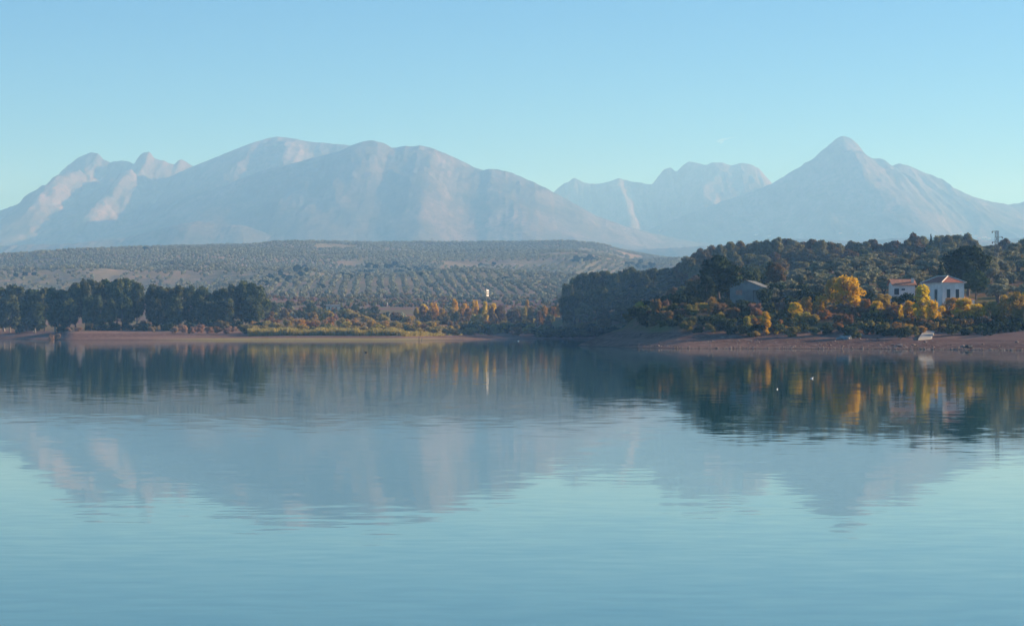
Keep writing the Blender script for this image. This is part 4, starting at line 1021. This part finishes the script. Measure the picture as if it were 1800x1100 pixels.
# stacked white boards on a tall post
def signboard():
    px, d = 854.5, 1215; gz = G(px, d); s = d / F
    root = empty('sign_post', ((px - CX) / F * d, d, gz), math.radians(52))
    zt = CAMZ + (HZ - 506) * s - gz
    MB().tube([(0, 0, -.4), (0, 0, zt)], [0.12, 0.08], 8).build('post', M['steel'], root)
    def zz(py): return CAMZ + (HZ - py) * s - gz
    for y0, y1, w in ((509, 512.6, 6.6), (514.2, 516.0, 6.4), (517.6, 520.6, 6.6)):
        MB().box(0.12, w * s * 1.1, -0.12, -0.02, zz(y1), zz(y0)).build('board', M['white'], root)
    for y0 in (513.8, 517.0): MB().box(0.12, 9.2 * s * 1.1, -0.10, -0.04, zz(y0) - .07, zz(y0) + .07).build('bracket', M['steel'], root)
    MB().poly([(0.12, -.1, zz(509)), (1.0 * s + .12, -.1, zz(509)), (.12, -.1, zz(506)), (0.12, -.03, zz(509)), (1.0 * s + .12, -.03, zz(509)), (.12, -.03, zz(506))], [(0, 1, 2), (5, 4, 3), (0, 3, 4, 1), (1, 4, 5, 2), (2, 5, 3, 0)]).build('fin', M['white'], root)
    tag(root, 'white boards stacked on a tall post above the orange trees', 'sign')
signboard()

# ------------------------------------------------------------------ pylon and poles
def pylon(px, d, top, label, arms, wt, wb, h=None):
    gz = G(px, d); H = CAMZ + (HZ - top) / F * d - gz if h is None else h
    root = empty('lattice_pylon', ((px - CX) / F * d, d, gz - .1), math.radians(14))
    mb = MB(); n = max(6, int(H / 1.1))
    def half(z): return (wb + (wt - wb) * z / H) / 2
    for sx in (-1, 1):
        for sy in (-1, 1): mb.tube([(sx * half(0), sy * half(0), -.3), (sx * half(H), sy * half(H), H)], 0.065, 4)
    for k in range(n):
        z0, z1 = H * k / n, H * (k + 1) / n; a, b = half(z0), half(z1)
        for (p, q) in (((-a, -a), (b, -b)), ((a, -a), (b, b)), ((a, a), (-b, b)), ((-a, a), (-b, -b))):
            if k % 2: p, q = ((-p[0], p[1]), (-q[0], q[1])) if abs(p[0] - q[0]) > abs(p[1] - q[1]) else ((p[0], -p[1]), (q[0], -q[1]))
            mb.tube([(p[0], p[1], z0), (q[0], q[1], z1)], 0.04, 4)
        mb.tube([(-b, -b, z1), (b, -b, z1)], 0.04, 4)
    mb.build('mast', M['steel'], root)
    for zf, l in arms:
        z = H - zf; a = MB(); a.tube([(0, 0, z), (l, 0, z)], 0.07, 4); a.tube([(0, 0, z - .7), (l, 0, z)], 0.045, 4)
        o = a.build('crossarm', M['steel'], root)
        MB().tube([(l, 0, z), (l, 0, z - .16), (l, 0, z - .45), (l, 0, z - .6)], [0.03, 0.15, 0.15, 0.04], 6).build('insulator', M['dark_stone'], o)
    tag(root, label, 'pylon')
pylon(1752.5, 722, 405, 'dark lattice power pylon rising above the olive grove', [(0.15, -1.5), (1.75, 1.75), (3.3, -1.45), (4.3, -1.9), (4.3, 1.6)], 0.75, 1.15)
for px, py, lb in [(759, 432, 'faint pylon on the far crest just right of the white farmhouse'), (813, 431, 'faint pylon on the far crest, second right of the farmhouse'), (1533, 421, None)]:
    if lb:
        loc = hit(px, py)
        if loc is not None and loc.y < 6500: pylon(px, loc.y, 0, lb, [(0.8, -3), (0.8, 3), (4, 3.6), (4, -3.6)], 1.0, 3.2, h=(13 if px < 800 else 10) * loc.y / F)
for px, d, top, lb in [(1766.5, 640, 486, 'thin grey utility pole among olives left of the gold tree'), (1754, 634, 503, 'short utility pole among olives below the lattice pylon')]:
    gz = G(px, d); H = CAMZ + (HZ - top) / F * d - gz
    root = empty('utility_pole', ((px - CX) / F * d, d, gz))
    MB().tube([(0, 0, -.3), (0, 0, H)], [0.15, 0.09], 7).build('pole', M['concrete'], root)
    MB().tube([(-.6, 0, H - .35), (.6, 0, H - .35)], 0.05, 5).build('crossarm', M['steel'], root)
    tag(root, lb, 'utility pole')
# posts at the far waterline
for px, py, hh, lb in [(736.5, 598.2, 1.6, 'dark wooden post at the far waterline, taller of the pair'), (741.5, 598.2, 0.9, 'short wooden stake right of the taller waterline post')]:
    d = 4.0 * F / (py - HZ); d -= 4
    mb = MB(); mb.tube([(0, 0, -1.2), (0.01, 0, hh * .5), (0.04, 0, hh)], [0.13, 0.12, 0.09], 7)
    tag(obj('wooden_post', mb.mesh('wooden_post', M['timber']), None, ((px - CX) / F * d, d, 0)), lb, 'post', 'posts at the far waterline')
loc = hit(681, 538)
if loc is not None:
    tag(obj('marker_post', MB().tube([(0, 0, -.3), (0, 0, 1.2), (0, 0, 2.4)], [0.35, 0.33, 0.28], 8).mesh('marker_post', M['white']), None, loc), 'white marker post on the plain behind the thicket', 'post')

# ------------------------------------------------------------------ beach: slab, stones
def slab():
    c = [hit(*q) for q in ((1614, 598), (1637, 596), (1643, 584), (1623, 584))]
    if any(q is None for q in c): return
    o = c[0].copy(); lo = [(q.x - o.x, q.y - o.y, q.z - o.z - .25) for q in c]; hi = [(q.x - o.x, q.y - o.y, q.z - o.z + .32) for q in c]
    mb = MB().prism(lo, hi); me = mb.mesh('concrete_slab', M['concrete'])
    tag(obj('concrete_slab', me, None, o), 'pale concrete slab lying on the red beach below the saplings', 'slab')
slab()
def stone(px, py, r, m, lb, flat=0.6, seed=0):
    loc = hit(px, py)
    if loc is None: return
    g = np.random.default_rng(seed + int(px * 7)); bm = bmesh.new(); bmesh.ops.create_icosphere(bm, subdivisions=2, radius=1)
    for v in bm.verts:
        k = 1 + 0.22 * g.normal(); v.co = Vector((v.co.x * r * k * 1.25, v.co.y * r * k, v.co.z * r * flat * k))
    me = bpy.data.meshes.new('rock'); bm.to_mesh(me); bm.free(); me.materials.append(m)
    tag(obj('rock', me, None, (loc.x, loc.y, max(loc.z, 0.0) + r * 0.15), g.uniform(0, 6)), lb, 'rock', 'stones on the right beach')
stone(1703, 612, 0.75, M['dark_stone'], 'round black rock at the right waterline', 0.8)
for i, (px, py, r) in enumerate([(1562, 609, .3), (1569, 607, .34), (1574, 610.5, .45), (1580, 609.5, .7), (1586, 609, .5), (1592, 610.5, .35), (1601, 610, .3), (1583, 605, .25), (1611, 608, .25)]):
    stone(px, py, r, M['stone'], 'pale stone at the waterline below the slab, %s from the left' % ordinal(i + 1))
for i, (px, py, r) in enumerate([(1474, 596, .5), (1482, 595, .7), (1490, 596, .9), (1498, 594, .7), (1507, 592, .6), (1513, 590, .5)]):
    stone(px, py, r, M['concrete'], 'grey rubble block in the shaded heap, %s from the left' % ordinal(i + 1), .7, 3)

# loose gravel strewn over the right beach
g = np.random.default_rng(61); n = 2600
px = g.uniform(1120, 1840, n); sh = np.interp(px, [1100, 1200, 1300, 1400, 1500, 1600, 1700, 1800, 1900], [548, 522, 518, 516, 510, 502, 488, 472, 465]); d = sh + np.abs(g.normal(size=n)) * 14 * g.choice([0.15, 1.0], n)
r = g.gamma(1.4, 0.05, n) + 0.03; z = ground(px, d); x = (px - CX) / F * d
oc = np.array([(1, 0, 0), (0, 1, 0), (-1, 0, 0), (0, -1, 0), (0, 0, .7), (0, 0, -.7)]); of = np.array([(0, 1, 4), (1, 2, 4), (2, 3, 4), (3, 0, 4), (1, 0, 5), (2, 1, 5), (3, 2, 5), (0, 3, 5)])
v = np.stack([x, d, np.maximum(z, -.05) + r * .2], 1)[:, None, :] + oc[None] * r[:, None, None] * (1 + .35 * g.normal(size=(n, 6, 1)))
tag(obj('beach_gravel', mesh_np('beach_gravel', v.reshape(-1, 3), None, (of[None] + (np.arange(n) * 6)[:, None, None]).reshape(-1, 3), [M['stone']])), 'loose stones strewn over the right beach', 'gravel', kind='stuff')

# ------------------------------------------------------------------ birds on the water
def bird(px, py, L, body, lb, nm, rz):
    d = CAMZ * F / (py - HZ); root = empty(nm, ((px - CX) / F * d, d, 0), rz)
    prof = [(-.5, .02, .16), (-.38, .07, .13), (-.2, .15, .09), (0, .19, .08), (.18, .17, .10), (.30, .10, .14)]
    mb = MB(); mb.tube([(x * L, 0, z * L) for x, r, z in prof], [r * L for x, r, z in prof], 8); mb.build('body', body, root, True)
    mb = MB(); mb.tube([(.25 * L, 0, .14 * L), (.33 * L, 0, .28 * L), (.35 * L, 0, .36 * L), (.44 * L, 0, .38 * L), (.47 * L, 0, .375 * L)], [.085 * L, .065 * L, .075 * L, .06 * L, .03 * L], 7); mb.build('head', body, root, True)
    mb = MB(); mb.tube([(.46 * L, 0, .375 * L), (.58 * L, 0, .355 * L)], [.028 * L, .006 * L], 5); mb.build('beak', M['beak'], root)
    tag(root, lb, 'bird', 'birds on the lake')
bird(1112, 611, .62, M['feather'], 'white bird floating off the bluff tip', 'gull', 2.6)
bird(1427, 665, .32, M['feather'], 'white bird floating on the golden reflections, nearest of the birds', 'gull', .4)
bird(911, 600, .7, M['feather'], 'white bird floating in the inlet', 'gull', .2)
bird(643, 619.5, .6, M['dark_feather'], 'dark duck floating in front of the middle shore', 'duck', 3.0)
bird(1366, 684, .2, M['feather'], 'small white bird on the dark reflections left of the nearest one', 'gull', 1.0)

# ------------------------------------------------------------------ haze: the air of the whole valley
tops = [max((o.matrix_world @ Vector(c)).z for c in o.bound_box) for o in C.objects if o.name.startswith('mountain')]
def haze():
    m, nt, out = new_mat('valley_haze')
    v = N(nt, 'ShaderNodeVolumePrincipled')
    v.inputs['Color'].default_value = (*HAZE_COLOR, 1); v.inputs['Density'].default_value = HAZE_DENSITY
    v.inputs['Anisotropy'].default_value = HAZE_G; v.inputs['Absorption Color'].default_value = (1, 1, 1, 1)
    nt.links.new(v.outputs[0], out.inputs['Volume'])
    o = MB().box(-13200, 13200, -400, 17200, -6, max(tops) + 25).build('haze', m)
    tag(o, 'blue morning haze filling the valley', 'haze', kind='stuff')
haze()

# thin wisp of cloud beyond the haze
def cloud():
    m, nt, out = new_mat('cloud_wisp')
    tc = N(nt, 'ShaderNodeTexCoord'); n = noise_n(nt, tc.outputs['Object'], 0.03, 4, 0.6)
    v = N(nt, 'ShaderNodeVolumePrincipled'); v.inputs['Color'].default_value = (1, 1, 1, 1); v.inputs['Anisotropy'].default_value = 0.5
    v.inputs['Density'].default_value = 0.010
    nt.links.new(v.outputs[0], out.inputs['Volume'])
    mb = MB(); D = 20000; c = P(1270, 247, D); s = D / F
    for x0, z0, x1, z1, r in ((-14, -2, 16, 5, 2.2), (-10, -3, 6, 4, 3.0), (-5, -7, 4, 3, 2.4), (6, 3.5, 22, 5.5, 1.3)):
        pts = [(x0 + (x1 - x0) * k / 6, 0, z0 + (z1 - z0) * k / 6) for k in range(7)]
        mb.tube([(p[0] * s, 0, p[2] * s) for p in pts], [max(.15, r * math.sin(math.pi * (k + .4) / 6.8)) * s for k in range(7)], 10)
    o = mb.build('cloud', m, None, True); o.location = c
    tag(o, 'small white wisp of cloud left of the pointed peak', 'cloud')
cloud()
